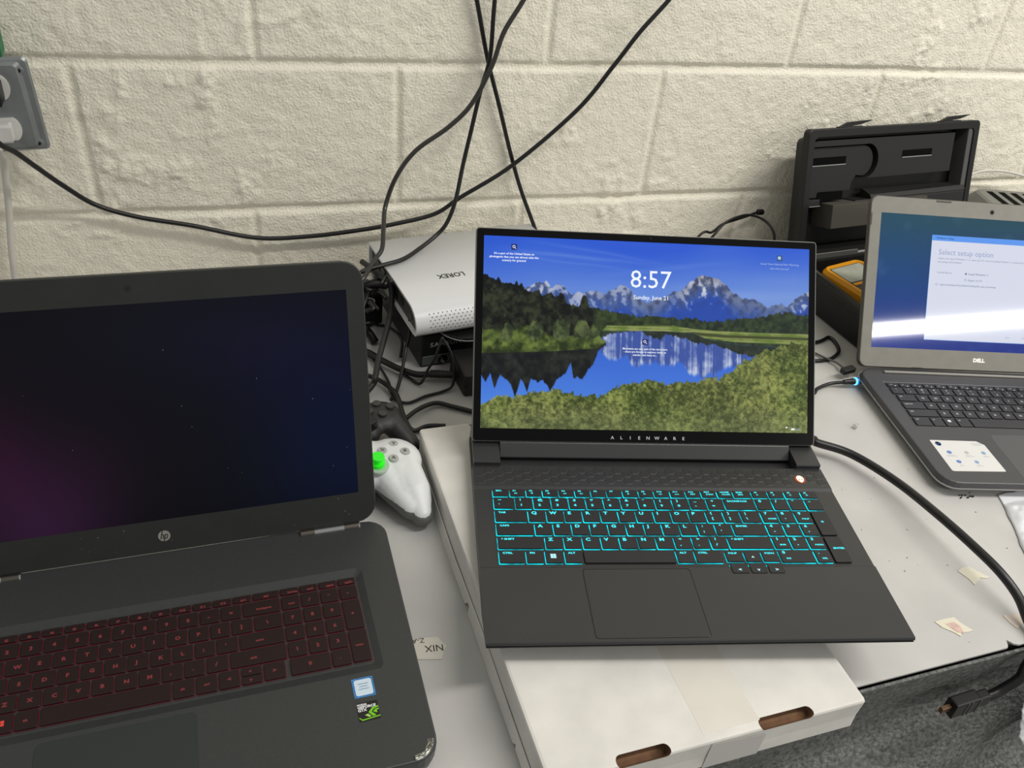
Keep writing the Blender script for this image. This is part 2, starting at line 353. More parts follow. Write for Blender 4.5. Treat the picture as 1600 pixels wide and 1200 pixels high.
# ================================================================== CENTRE LAPTOP
AP, AU, AD, AN = (0.57957, -0.53848, -0.26253), (0.97263, -0.23158, 0.01906), (0.23204, 0.97231, -0.0277), (-0.01212, 0.03136, 0.99943)
def lid_matrix(tl):       # local x, up the lid, out of the screen -> laptop frame
    l = Vector((0, math.sin(tl), math.cos(tl))); n = Vector((1, 0, 0)).cross(l)
    return Matrix((Vector((1, 0, 0)), l, n)).transposed().to_4x4()
aw = thing('open_laptop', 'black laptop with cyan lit keys and mountain lake screen, on the white box', 'laptop', M=frame(AP, AU, AD, AN), group=None)
b = MB()
def prof(x0, x1, pts, mi=0): b.loops([[(x0, y, z) for y, z in pts], [(x1, y, z) for y, z in pts]], mi)
T = -.0165
prof(-.1999, .1999, [(-.2100, T), (-.2280, -.0105), (-.2535, -.0046), (-.2557, -.0028), (-.2548, -.0006), (-.2540, 0), (-.1672, 0), (-.1655, -.0012), (-.0560, -.0012), (-.0520, .0002), (-.0192, .0002), (-.0192, -.0085), (.04, -.0085), (.04, T)])
for x0, x1 in ((-.1985, -.1695), (.1700, .1985)):
    prof(x0, x1, [(-.0192, -.0085), (-.0192, .0046), (-.0180, .0058), (.012, .0072), (.046, .0060), (.050, T), (-.0192, T)])
prof(-.1695, .1700, [(.016, -.0085), (.016, .001), (.046, .001), (.050, T), (.016, T)])
base = b.build('base', aw_deck, aw)
# lip and port slots
MB().box(-.1995, .1995, -.2555, -.2520, -.0056, -.0042, b=.0003).build('front_lip', mat('black_seam', (12, 12, 12), .5), aw)
b = MB()
for x, y, h in ((-.17, -.200, .0080), (.17, -.200, .006), (-.17, .03, .0014), (.17, .03, .004)): MB().box(x-.02, x+.02, y-.006, y+.006, T-h, T).build('rubber_foot', mat('rubber', (20, 20, 20), .8), aw)
# honeycomb vent strip above the keys
b = MB(); hexm = mat('honeycomb_vent', (40, 40, 41), .45)
R_ = .0066
for ci in range(-20, 21):
    for ri in range(3):
        cx = ci*R_*1.5*1.02; cy = -.0262-ri*.0110-(ci % 2)*.0055
        if cy < -.0470 or (cy < -.044 and ri == 2): continue
        if abs(cx) > .192 or abs(cx-.1684) < .0085 and abs(cy+.0375) < .009: continue
        lo = [(cx+R_*.93*math.cos(k*math.pi/3), cy+R_*.86*math.sin(k*math.pi/3), .00025) for k in range(6)]
        li = [(cx+R_*.84*math.cos(k*math.pi/3), cy+R_*.78*math.sin(k*math.pi/3), .00055) for k in range(6)]
        b.loops([lo, li], 0, False, True)
b.build('vent_grille', hexm, aw)
# power button, a glowing alien head
pb = MB().cyl((.1683, -.0375, 0), .0062, 0, .0009, 32, 0, b=.0003).build('power_button', mat('amber_ring', (90, 45, 20), .4, emis=(190, 70, 20), es=.55), aw)
hd = []
for k in range(24):
    a = k/24*2*math.pi; w = .0040*(1+.12*math.sin(a)) if True else 0
    hd.append((.1683+w*math.cos(a)*(1 if math.sin(a) > 0 else 1+.25*math.sin(a)*abs(math.sin(a))), -.0375+.0054*math.sin(a), .00105))
b = MB().loops([hd, [(x, y, .0013) for x, y, z in hd]])
for sx in (-1, 1):
    b.loops([[(.1683+sx*.0017+.0011*math.cos(k/8*6.283)+sx*.0004*math.sin(k/8*6.283), -.0385+.0007*math.sin(k/8*6.283), z) for k in range(8)] for z in (.0012, .00145)], 1)
b.build('glowing_head_emblem', [mat('warm_glow', (255, 225, 190), .4, emis=(255, 226, 190), es=1.1), aw_dark], pb)
# touchpad
b = MB(); b.loops([rr(-.048, -.2102, .1062, .0812, .003, .00004), rr(-.048, -.2102, .1056, .0806, .003, .00022)], 0); b.build('touchpad', mat('touchpad_black', (44, 45, 46), .33, spec=.5), aw)
b = MB(); L = [rr(-.048, -.2102, .1072, .0822, .0032, .00006), rr(-.048, -.2102, .1062, .0812, .003, .00006)]
b.loops([L[0], L[1], [(x, y, .0003) for x, y, _ in L[1]], [(x, y, .0003) for x, y, _ in L[0]], L[0]], 0, False, False); b.build('touchpad_groove', mat('black_seam', (12, 12, 12), .5), aw)

def keyboard(parent, keys, z0, zc, cap, mats, glow=None, gm=.0004, rad=.0012, wide=1.25, inset=.0003, shift=0, frow=0):
    """keys: (x0, x1, y0, y1, [(text, dx, dy, size, mat)]) metres; one mesh per key"""
    g = MB()
    for ki, (x0, x1, y0, y1, tx) in enumerate(keys):
        b = MB(); cx, cy, w, h = (x0+x1)/2, (y0+y1)/2, x1-x0, y1-y0
        b.loops([rr(cx, cy, w, h, rad, z0, 3), rr(cx, cy, w, h, rad, zc-.0003, 3), rr(cx, cy, w-2*inset, h-2*inset, rad, zc, 3)], 0)
        for t, dx, dy, s, mi in tx:
            if t == 'WIN':
                for ax_ in (0, 1):
                    for ay_ in (0, 1): b.loops([rr(x0+dx+ax_*s*.55, y1+dy-ay_*s*.55, s*.5, s*.5, 0, zc+z) for z in (.00003, .0001)], mi)
            elif t == 'BAR': b.loops([rr(x0+dx, y1+dy, s, s*.12, 0, zc+z) for z in (.00003, .0001)], mi)
            else: put_text(b, t, x0+dx, y1+dy, zc+.0001, s*1.08, mi=mi, bold=.05*s, sx=wide)
        b.build('key', mats, parent)
        if glow and (frow == 0 or (w < .06 and h < .02)):
            ex = .0007 if frow and (ki < frow or ki > len(keys)-4) else 0
            g.loops([rr(cx+shift, cy+shift-ex/2, w+2*gm, h+2*gm+ex, rad, z0-.0009, 3), rr(cx+shift, cy+shift-ex/2, w+2*gm, h+2*gm+ex, rad, z0-.0002, 3)], 0)
    if glow: g.build('key_backlight', glow, parent)
mm = .001
def row(y0, y1, lefts, end, labels, gap, fn):
    o = []
    for i, l in enumerate(lefts):
        r = (lefts[i+1] if i+1 < len(lefts) else end)
        o.append((l*mm, (r-gap)*mm, y0*mm, y1*mm, fn(labels[i], (r-gap-l))))
    return o
def lab(t, w):
    if not t: return []
    a = []
    if isinstance(t, tuple):
        if t[0] == '2': return [(t[1], .0045, -.0052, .0040, 1), (t[2], .0045, -.0128, .0040, 1)]
        if t[0] == 'n': return [(t[1], .0035, -.0052, .0045, 1)]+([(t[2], .0055, -.0125, .0024, 1)] if len(t) > 2 else [])
        if t[0] == 's': return [(t[1], .0035, -.0050, .0030, 1)]
        if t[0] == 'f': return [(t[1], .0030, -.0038, .0027, 1)]+([(t[2], .0045, -.0072, .0024, 1)] if len(t) > 2 else [])
        if t[0] == 'w': return [(t[1], .0065, -.0100, .0042, 2)]
        if t[0] == 'win': return [('WIN', .0062, -.0065, .0052, 2)]
    return [(t, .0032, -.0062, .0050, 1)]
NP = [103.6, 122.4, 141.4, 160.4]; G_ = 2.1
ks = []
ks += row(-67.8, -57.5, [-180.5, -162.5, -145, -127.5, -110, -92.5, -75.3, -58, -40.5, -23, -6, 11.9, 29.2, 46.6, 64.6, 82.7]+NP, 180, [('f', 'ESC'), ('f', 'F1', 'ax'), ('f', 'F2', 'G'), ('f', 'F3', 'dt'), ('f', 'F4', 'xx'), ('f', 'F5', 'no'), ('f', 'F6'), ('f', 'F7'), ('f', 'F8', 'B'), ('f', 'F9', 'O'), ('f', 'F10', 'oo'), ('f', 'F11', 'o-o'), ('f', 'F12', 'PRT'), ('f', 'PRT', 'SCRN'), ('f', 'HOME', 'PAUSE'), ('f', 'END', 'BRK')]+[('f', 'M', 'A'), ('f', 'M', 'B'), ('f', 'M', 'C'), ('f', 'M', 'D')], G_, lab)
ks += row(-86.2, -70.3, [-180.5, -158, -138.9, -120, -101.3, -82.9, -64, -45.4, -26.6, -8, 10.8, 29.8, 48.9, 68.2]+NP, 180, [('2', '~', '`'), ('2', '!', '1'), ('2', '@', '2'), ('2', '#', '3'), ('2', '$', '4'), ('2', '%', '5'), ('2', '^', '6'), ('2', '&', '7'), ('2', '*', '8'), ('2', '(', '9'), ('2', ')', '0'), ('2', '_', '-'), ('2', '+', '='), ('s', 'BACKSPACE'), ('n', '0'), ('n', '/'), ('n', '*'), ('n', '-')], G_, lab)
Q = [-146.2+18.92*i for i in range(13)]
r = row(-105.3, -89, [-180.5]+Q+NP, 180, [('s', 'TAB')]+list('QWERTYUIOP')+[('2', '{', '['), ('2', '}', ']'), ('2', '|', '\\')]+[('n', '7', 'HOME'), ('n', '8', '^'), ('n', '9', 'PGUP'), None], G_, lab)
r[-1] = (160.4*mm, 177.9*mm, -123.9*mm, -89*mm, [('+', .0058, -.0175, .0045, 1)]); ks += r
A_ = [-141.3+18.9*i for i in range(12)]
ks += row(-124, -107.8, [-180.5]+A_+NP[:3], 160.4, [('s', 'CAPS')]+list('ASDFGHJKL')+[('2', ':', ';'), ('2', '"', "'"), ('s', 'ENTER')]+[('n', '4', '<'), ('n', '5'), ('n', '6', '>')], G_, lab)
Z_ = [-133+18.9*i for i in range(11)]
r = row(-142.7, -126.5, [-180.5]+Z_+NP, 180, [('s', '^ SHIFT')]+list('ZXCVBNM')+[('2', '<', ','), ('2', '>', '.'), ('2', '?', '/'), ('s', '^ SHIFT')]+[('n', '1', 'END'), ('n', '2', 'v'), ('n', '3', 'PGDN'), None], G_, lab)
r[-1] = (160.4*mm, 177.9*mm, -161.6*mm, -126.5*mm, [('ENTER', .0042, -.0175, .0030, 1)]); ks += r
r = row(-161.6, -145.2, [-180.5, -153.9, -135.2, -115.9, -97.0, -3.2, 15.8, 45.2], 0, [('s', 'CTRL'), ('s', 'FN'), ('win',), ('s', 'ALT'), None, ('s', 'ALT'), ('s', 'CTRL'), None], G_, lab)[:-1]; ks += r
ks += row(-160.4, -147, [47.4, 66.9, 85.4], 104, [('f', 'PGUP'), ('w', '^'), ('f', 'PGDN')], G_, lab)
ks += row(-161.6, -145.2, [104.0, 142.0], 160.4, [('n', '0', 'INS'), ('n', '.', 'DEL')], G_, lab)
ks += row(-175.4, -163.0, [48.2, 67.7, 86.4], 104.2, [('w', '<'), ('w', 'v'), ('w', '>')], G_, lab)
keyboard(aw, ks, -.0006, .0010, None, [key_black, cyan_l, cyan_w], cyan, gm=.00012, shift=-.00058, frow=20)
# lid: shell, bezel, panel, print
LM = lid_matrix(.6427)
b = MB(); b.box(-.1999, .1999, .0146, .2529, -.0075, -.0008, 0, .0006, .004); lid = b.build('lid', edge_grey, aw, LM)
b = MB(); S = [(-.19095, .19095, .0291, .2439)]
def bezel(x0, x1, y0, y1, r, sx0, sx1, sy0, sy1, zt, zi):
    o = MB(); A = rr((x0+x1)/2, (y0+y1)/2, x1-x0, y1-y0, r, zt-.0012); B = [(x, y, zt) for x, y, _ in rr((x0+x1)/2, (y0+y1)/2, x1-x0-.001, y1-y0-.001, r, zt)]
    D = rr((sx0+sx1)/2, (sy0+sy1)/2, sx1-sx0, sy1-sy0, .0006, zt); E_ = [(x, y, zi) for x, y, _ in D]
    return o.loops([A, B, D, E_], 0, False, False)
bezel(-.1990, .1990, .0150, .2522, .003, -.19095, .19095, .0291, .2439, 0, -.0009).build('screen_bezel', aw_gloss, lid)
img = wallpaper(); hh, ww = img.shape[:2]
PX, PY = np.meshgrid(np.linspace(-.19095, .19095, ww), np.linspace(.2439, .0291, hh))
scr = grid_mesh('display_panel', PX, PY, np.full_like(PX, -.0004), screen_mat('lit_panel', .95, .35, .2), lid, None, lin(img), False)
b = MB()
def st(t, x, y, s, mi=0, ax='CENTER', bold=0, sp=1): put_text(b, t, x, y, -.00015, s, ax, mi, bold, 1, 0, sp)
def suv(x, y): return (-.19095+.3819*(x-47)/1508., .2439-.2148*(y-60-.036*(x-47))/(885-.0235*(x-47)))
x, y = suv(805, 298); st('8:57', x, y, .0285, bold=.0)
b.build('clock_digits', [white_e], lid); b = MB()
x, y = suv(808, 352); st('Sunday, June 21', x, y, .0066, bold=.00006)
b.build('date_line', [white_e], lid)
SCM = [white_e, white_d, mat('navy_pixels', (4, 4, 8), .3, emis=(16, 34, 110), es=1), mat('teal_pixels', (4, 8, 8), .3, emis=(20, 80, 120), es=1)]
for X_, Y_, dy, s_, mi, dl_, lines in ((182, 113, 36, .0034, 0, 15.5, ("It's a part of the United States so", 'photogenic that you can almost take the', 'scenery for granted')),
        (783, 547, 37, .0031, 0, 14, ('Mountains are only part of the story here', '- there are forests to explore, rivers to', 'wander, and many to...')),
        (1412, 157, 32, .0030, 1, 20, ('Grand Teton National Park, Wyoming', 'Like what you see?'))):
    b = MB(); x, y = suv(X_, Y_); b.loops([rr(x, y, .0068, .0068, .001, z) for z in (-.0003, -.0002)], 2 if not mi else 3)
    ring = lambda r_, z: [(x-.0004+r_*math.cos(k/14*6.283), y+.0004+r_*math.sin(k/14*6.283), z) for k in range(14)]
    if not mi:
        b.loops([ring(.0016, -.00015), ring(.0010, -.00015)], 0, False, False); b.add([(x+.0006, y-.0010, -.00015), (x+.0010, y-.0006, -.00015), (x+.0023, y-.0019, -.00015), (x+.0019, y-.0023, -.00015)], [(0, 1, 2, 3)], 0)
    else: b.loops([ring(.0020, -.00018), ring(.0019, -.00015)], 1)
    for i, t in enumerate(lines):
        x, y = suv(X_, Y_+dy+dl_*i); st(t, x, y, s_, mi, bold=.00006 if not mi else 0)
    b.build('caption', SCM, lid)
b = MB(); x, y = suv(1455, 944)
for k in range(3): b.add([(x-(k+1)*.0006, y+.0004+(k+.6)*.0005, -.00015), (x, y+(k+.6)*.0008+.0004, -.00015), (x+(k+1)*.0006, y+.0004+(k+.6)*.0005, -.00015), (x, y+(k+.4)*.0006, -.00015)], [(0, 1, 2, 3)], 0)
b.build('wifi_icon', SCM, lid)
b = MB(); x, y = suv(1486, 946); b.loops([rr(x, y, .0042, .0020, .0004, z) for z in (-.0002, -.00015)], 0)
x, y = suv(1509, 951); st('92%', x, y, .0028, 1); b.build('battery_icon', SCM, lid)
b = MB()
for i_, ch in enumerate('ALIENWARE'): put_text(b, ch, -.0408+i_*.01035, .0189, .00025, .0050, 'CENTER', 0, .00008, 1.1)
b.build('wordmark', silver, lid)
MB().cyl((0, .2485, -.0002), .0017, 0, .0004, 20).build('webcam', mat('lens_black', (5, 5, 8), .1), lid)
MB().box(-.1688, .1695, -.0036, .0143, -.0150, -.0006, 0, .0012).build('hinge_bar', mat('hinge_grey', (52, 54, 54), .38), aw, LM)
# ================================================================== LEFT LAPTOP
hp = thing('open_laptop', 'large black laptop with dark red keys and blank dark screen, leftmost', 'laptop', M=frame((0.06541, -0.53784, -0.29917), (1, -.00243, 0), (.00243, 1, 0), (0, 0, 1)))
hp_deck = mat('brushed_black_deck', (52, 54, 54), .40, noise=(300, .10), bump=(700, .15, .0004))
def rrt(hw0, hw1, y0, y1, r, z, n=5):
    """rounded trapezoid: half width hw0 at y0 (front), hw1 at y1 (rear)"""
    L = rr(0, (y0+y1)/2, 2, y1-y0, 1e-3, z, n); r0 = rr(0, (y0+y1)/2, 2*hw1, y1-y0, r, z, n)
    return [(x*(hw0+(hw1-hw0)*(y-y0)/(y1-y0))/hw1, y, z) for x, y, z in r0]
b = MB()
O_ = lambda i, z: rrt(.2062-i, .2128-i, -.2705+i, .0015-i, .0200, z)
wl = lambda x0, x1, y0, y1, r, z: rr((x0+x1)/2, (y0+y1)/2, x1-x0, y1-y0, r, z)
b.loops([O_(.006, -.0262), O_(.001, -.0200), O_(0, -.012), O_(0, -.0015), O_(.0006, -.0003), O_(.0016, 0), wl(-.178, .178, -.1775, -.0590, .006, 0), wl(-.1712, .1712, -.1695, -.0680, .003, -.0022)], 0)
b.build('base', hp_deck, hp)
for x, y in ((-.17, -.24), (.17, -.24), (-.17, -.03), (.17, -.03)): MB().cyl((x, y, -.02799), .008, 0, .0025, 16).build('rubber_foot', mat('rubber', (20, 20, 20), .8), hp)
hk = mat('dark_red_keycap', (36, 22, 21), .5, spec=.3); hg = glow_mat('red_backlight', (150, 16, 44), .42, 18, .45); hl = mat('red_legend', (30, 8, 8), .5, emis=(112, 40, 42), es=1)
hw_ = mat('bright_red_legend', (30, 8, 8), .5, emis=(200, 60, 52), es=1)
def lab2(t, w):
    if not t: return []
    if isinstance(t, tuple):
        if t[0] == 'f': return [(t[1], w*mm*.4, -.0062, .0032, 1)]
        if t[0] == 'l': return [(t[1], w*mm*.35, -.0098, .0028, 1)]
        if t[0] == 'win': return [('WIN', .0062, -.0062, .0048, 2)]
    return [(t, w*mm*.5-.0018, -.0098, .0046, 1)]
HN = [99.2, 117.2, 135.2, 153.2]; g2 = 1.9; ks = []
nr = [-193.0+18.2*i+0 for i in range(13)]
fl_ = [-175.5+0*i for i in range(0)]
ks += row(-77.0, -70.0, [-174.3+17.75*i for i in range(15)][:-0 or None]+HN, 171.1, [('f', 'esc')]+[('f', 'f%d' % i) for i in range(1, 13)]+[('f', 'prt'), ('f', 'del')]+[('f', 'home'), ('f', 'end'), ('f', 'pgup'), ('f', 'pgdn')], g2, lab2)
nl = [-174.3]+[-155.2+18.2*i for i in range(12)]+[64.3]
ks += row(-94.3, -79.6, nl+HN, 171.1, list('`1234567890-=')+[('l', 'backspace')]+[('l', 'num'), '/', '*', '-'], g2, lab2)
tl_ = [-174.3]+[-147.0+18.2*i for i in range(12)]+[73.2]
r = row(-112.0, -96.8, tl_+HN, 171.1, [('l', 'tab')]+list('QWERTYUIOP[]\\')[:13]+list('789')+[None], g2, lab2)
r[-1] = (153.2*mm, 169.2*mm, -129.6*mm, -96.8*mm, [('+', .006, -.0175, .0046, 1)]); ks += r
cl_ = [-174.3]+[-142.6+18.2*i for i in range(11)]+[58.9]
ks += row(-129.6, -114.3, cl_+HN[:3], 153.2, [('l', 'caps')]+list("ASDFGHJKL;'")+[('l', 'enter')]+list('456'), g2, lab2)
sl_ = [-174.3]+[-133.6+18.2*i for i in range(10)]+[49.7]
r = row(-147.4, -131.9, sl_+HN, 171.1, [('l', 'shift')]+list('ZXCVBNM,./')+[('l', 'shift')]+list('123')+[None], g2, lab2)
r[-1] = (153.2*mm, 169.2*mm, -165.6*mm, -131.9*mm, [('l', .0, 0, .0, 1)][:0]+[('enter', .004, -.0175, .0028, 1)]); ks += r
ks += row(-166.0, -149.6, [-174.3, -152, -134, -116, -97.8, 2.4, 21.0, 39.4, 58.0, 76.7], 96.2, [('l', 'ctrl'), ('l', 'fn'), ('win',), ('l', 'alt'), None, ('l', 'alt'), ('l', 'ctrl'), '<', None, '>'], g2, lab2)
k_ = ks.pop(-2)   # up and down arrows share one cell
ks += [(k_[0], k_[1], -.1575, k_[3], [('^', .006, -.0062, .004, 1)]), (k_[0], k_[1], k_[2], -.1583, [('v', .006, -.0055, .004, 1)])]
ks += row(-166.0, -149.6, [99.2, 135.2], 153.2, ['0', '.'], g2, lab2)
keyboard(hp, ks, -.0016, .0002, None, [hk, hl, hw_], hg, gm=.0003, shift=.0002, wide=1.1)
# touchpad (left of centre), stickers, worn corner
b = MB(); b.loops([rr(-.0400, -.2190, .1200, .0740, .006, .00005), rr(-.0400, -.2190, .1196, .0736, .006, .0003)]); b.build('touchpad', mat('touchpad_green_black', (40, 46, 44), .45), hp)
b = MB(); b.loops([rr(.1565, -.1925, .0186, .0195, .001, z) for z in (.0001, .0002)], 0)
b.loops([rr(.1565, -.1925, .0150, .0158, .002, z) for z in (.0002, .0003)], 1)
for i in range(3): b.loops([rr(.1565, -.1890-.0026*i, .0090-.002*(i % 2), .0009, .0003, z) for z in (.0003, .00035)], 2)
b.build('blue_sticker', [mat('sticker_blue', (60, 130, 190), .4, noise=(600, .5)), mat('sticker_pale', (205, 222, 235), .4), mat('sticker_grey', (140, 160, 180), .4)], hp)['label'] = 'blue and white square processor sticker'
b = MB(); zz = .0002; b.loops([rr(.1563, -.2160, .0182, .0178, .0005, z) for z in (.00005, .00015)], 0)
put_text(b, 'NVIDIA', .1478, -.2098, zz, .0023, mi=1, bold=.00010, sx=1.1); put_text(b, 'GEFORCE', .1478, -.2125, zz, .0032, mi=1, bold=.00014, sx=1.12); put_text(b, 'GTX', .1478, -.2154, zz, .0034, mi=1, bold=.00014, sx=1.05)
def poly(pts, mi, z=zz): b.add([(x, y, z) for x, y in pts], [tuple(range(len(pts)))], mi)
poly([(.1562, -.2172), (.1600, -.2133), (.1653, -.2125), (.1653, -.2137), (.1612, -.2147), (.1588, -.2172), (.1622, -.2210), (.1595, -.2216)], 2)
poly([(.1600, -.2174), (.1624, -.2152), (.1653, -.2149), (.1653, -.2160), (.1632, -.2166), (.1636, -.2190)], 2)
poly([(.1528, -.2192), (.1556, -.2184), (.1580, -.2212), (.1562, -.2217)], 3)
poly([(.1475, -.2210), (.1482, -.2208), (.1504, -.2229), (.1654, -.2216), (.1654, -.2226), (.1500, -.2240)], 2)
b.build('graphics_sticker', [mat('sticker_black', (14, 15, 14), .4), mat('sticker_white', (230, 232, 232), .4), mat('sticker_green', (120, 200, 20), .4), mat('sticker_lime', (170, 210, 110), .4)], hp)['label'] = 'black sticker with green eye emblem'
# chipped front corner
b = MB(); cr = rand_noise(20, 14, 5, 91, 3)
gx2, gy2 = np.meshgrid(np.linspace(0, 1, 20), np.linspace(0, 1, 14)); an = -90+80*gx2
rad_ = .0140+.0050*gy2; X2 = .1850+rad_*np.cos(np.radians(an))-.0; Y2 = -.2505+rad_*np.sin(np.radians(an)); 
cs = grid_mesh('worn_corner', X2, Y2, .0003+.0016*np.abs(cr)*np.sin(gy2*3.14), mat('scuffed_metal', (150, 150, 142), .3, .7, noise=(220, .8), bump=(300, .5, .001)), hp); cs['label'] = 'scuffed bare metal front corner'
# lid
LMh = lid_matrix(.3565)
hb = mat('dark_grey_bezel', (42, 44, 42), .5, spec=.3, noise=(30, .12))
b = MB(); b.box(-.2055, .2055, .0004, .2735, -.0085, -.0010, 0, .0012, .020); lid = b.build('lid', mat('lid_shell', (50, 52, 52), .45), hp, LMh)
bezel(-.2050, .2050, .0008, .2730, .0195, -.1883, .1883, .0348, .2466, 0, -.0007).build('screen_bezel', hb, lid)
w2, h2 = 160, 90; uu, vv = np.meshgrid(np.linspace(0, 1, w2), np.linspace(0, 1, h2))
def blob(cu, cv, su, sv): return np.exp(-((uu-cu)/su)**2-((vv-cv)/sv)**2)[..., None]
im = np.zeros((h2, w2, 3))+np.array([6, 5, 13.])
im = im+blob(.22, 1.02, .16, .38)*np.array([44, 16, 44])+blob(.12, .60, .13, .28)*np.array([34, 0, 22])+blob(.36, .75, .12, .3)*np.array([14, 0, 10])+blob(.98, .75, .26, .50)*np.array([-4, 8, 40])+blob(.80, .25, .35, .3)*np.array([4, 3, 18])+blob(.6, .1, .4, .25)*np.array([6, 6, 10])
PX, PY = np.meshgrid(np.linspace(-.1883, .1883, w2), np.linspace(.2466, .0348, h2))
grid_mesh('display_panel', PX, PY, np.full_like(PX, -.0004), screen_mat('dim_panel', 1.0, .3, .16, (2, 2, 3)), lid, None, lin(np.clip(im*np.array([.75, .8, .72]), 0, 255)), False)
MB().cyl((-.003, .2605, -.0001), .0032, 0, .0004, 24).cyl((-.003, .2605, .0002), .0014, 0, .0004, 16, 1).build('webcam', [mat('lens_ring', (26, 26, 26), .3), mat('lens_black', (5, 5, 8), .1)], lid)
b = MB(); cxl, cyl_ = -.0008, .0178
b.loops([[(cxl+.0056*math.cos(k/36*6.2832), cyl_+.0056*math.sin(k/36*6.2832), z) for k in range(36)] for z in (.0001, .0004)], 0)
def stroke(pts, w_, mi=1, z=.0005):
    for (xa, ya), (xb, yb) in zip(pts[:-1], pts[1:]):
        d_ = Vector((xb-xa, yb-ya)).normalized()*w_; n_ = Vector((-d_.y, d_.x)); b.add([(xa+n_.x, ya+n_.y, z), (xa-n_.x, ya-n_.y, z), (xb-n_.x, yb-n_.y, z), (xb+n_.x, yb+n_.y, z)], [(0, 1, 2, 3)], mi)
sw = .00042; k_ = .26
stroke([(cxl-.0012, cyl_+.0056), (cxl-.0033, cyl_-.0030)], sw); stroke([(cxl-.0022, cyl_+.0014), (cxl-.0006, cyl_+.0014), (cxl-.0004, cyl_+.0008), (cxl-.0013, cyl_-.0030)], sw)
stroke([(cxl+.0012, cyl_+.0018), (cxl-.0006, cyl_-.0056)], sw); stroke([(cxl+.0012, cyl_+.0014), (cxl+.0030, cyl_+.0014), (cxl+.0032, cyl_+.0006), (cxl+.0024, cyl_-.0026), (cxl+.0002, cyl_-.0027)], sw)
b.build('round_emblem', [mat('emblem_silver', (150, 150, 142), .3, .3), mat('emblem_black', (20, 20, 20), .4)], lid)
for sx in (-1, 1):
    b = MB(); x0, x1 = (.1268, .1868) if sx > 0 else (-.1868, -.1268)
    b.cyl((x0, -.0030, -.0008), .0040, 0, x1-x0, 24, 0, ax=0); b.cyl((x0+.014, -.0030, -.0008), .00415, 0, .030, 24, 1, ax=0); b.cyl((x1-.0012, -.0030, -.0008), .0045, 0, .0014, 24, 1, ax=0)
    b.build('hinge', [mat('dark_chrome', (105, 100, 92), .28, .9), chrome], hp)
b = MB(); rs_ = np.random.RandomState(5)
for k in range(26):
    x, y = rs_.uniform(-.10, .19), rs_.choice([rs_.uniform(.006, .032), rs_.uniform(.05, .24)]); s_ = rs_.uniform(.0002, .0005)
    b.loops([[(x+s_*math.cos(a), y+s_*math.sin(a)*1.3, z) for a in (0, 1.2, 2.5, 3.7, 5)] for z in (.0001, .0004)])
b.build('dust_specks', mat('dust', (120, 116, 104), .9), lid)['kind'] = 'stuff'

# ================================================================== RIGHT LAPTOP
dl = thing('open_laptop', 'grey framed laptop showing a white setup window, at the right edge of the table', 'laptop', M=frame((1.19138, -.42455, -.30517), (.97363, -.22812, 0), (.22812, .97363, 0), (0, 0, 1)))
dd_ = mat('charcoal_deck', (68, 68, 70), .42, noise=(500, .06)); rim = mat('rim_silver', (150, 150, 148), .35, .3)
D_ = lambda i, z: rrt(.1750-i, .1885-i, -.2365+i, .0030-i, .0235, z)
b = MB(); b.loops([D_(.008, -.0205), D_(.002, -.0150), D_(-.0035, -.0090), D_(-.0042, -.0080), D_(-.0042, -.0072)], 1); b.loops([D_(-.0030, -.0072), D_(-.0008, -.0006), D_(.0004, 0), wl(-.1650, .1650, -.1275, -.0305, .002, 0), wl(-.1642, .1642, -.1267, -.0313, .002, -.0014)], 0)
b.build('base', [dd_, rim], dl)
for x, y in ((-.15, -.2), (.15, -.2), (-.15, -.03), (.15, -.03)): MB().cyl((x, y, -.02195), .008, 0, .003, 16).build('rubber_foot', mat('rubber', (20, 20, 20), .8), dl)
MB().box(-.1655, .1655, -.0306, -.0298, 0, .0004).build('keyboard_trim', mat('trim_grey', (150, 150, 150), .3, .3), dl)
dk = mat('charcoal_keycap', (46, 46, 49), .42); dlg = mat('pale_legend', (175, 178, 182), .5); dlw = mat('white_legend', (230, 232, 235), .5)
DN = [93.2, 111.6, 130.0, 148.0]; g3 = 2.3; ks = []
def lab3(t, w):
    if not t: return []
    if isinstance(t, tuple):
        if t[0] == 'f': return [(t[1], .0042, -.0042, .0022, 1), ('o', w*mm*.62, -.0072, .0030, 2)]
        if t[0] == 'l': return [(t[1], .0030, -.0058, .0028, 1)]
        if t[0] == '2': return [(t[1], .0068, -.0050, .0034, 1), (t[2], .0068, -.0108, .0034, 1)]
        if t[0] == 'win': return [('WIN', .0062, -.0058, .0042, 2)]
    return [(t, .0062, -.0088, .0044, 1)]
ks += row(-40.3, -32.4, [-160.8+18.6*i for i in range(13)]+[81.0]+DN, 166, [('f', 'esc')]+[('f', 'F%d' % i) for i in range(1, 13)]+[('f', 'prt')]+[('f', 'home'), ('f', 'end'), ('f', 'ins'), ('f', 'del')], g3, lab3)
ks += row(-56.2, -42.4, [-160.5]+[-140.6+19.2*i for i in range(12)]+[90-19.5+19.0-0][:0]+[89.8-0][:0]+DN, 166, [('2', '~', '`')]+[('2', a, c) for a, c in zip('!@#$%^&*()_+', '1234567890-=')]+[('l', 'num'), '/', '*', '-'], g3, lab3)
ks += row(-72.6, -58.6, [-158.2]+[-129.2+19.1*i for i in range(11)]+DN, 166, [('l', 'tab')]+list('QWERTYUIOP[')+list('789+'), g3, lab3)
ks += row(-89.6, -75.2, [-158.2]+[-124.6+19.1*i for i in range(11)]+DN[:3]+DN[3:], 166, [('l', 'caps lock')]+list("ASDFGHJKL;'")+list('456')+[None], g3, lab3)
ks += row(-106.2, -91.8, [-158.2]+[-113.4+19.2*i for i in range(10)]+DN, 166, [('l', 'shift')]+list('ZXCVBNM,./')+list('123')+[('l', 'enter')], g3, lab3)
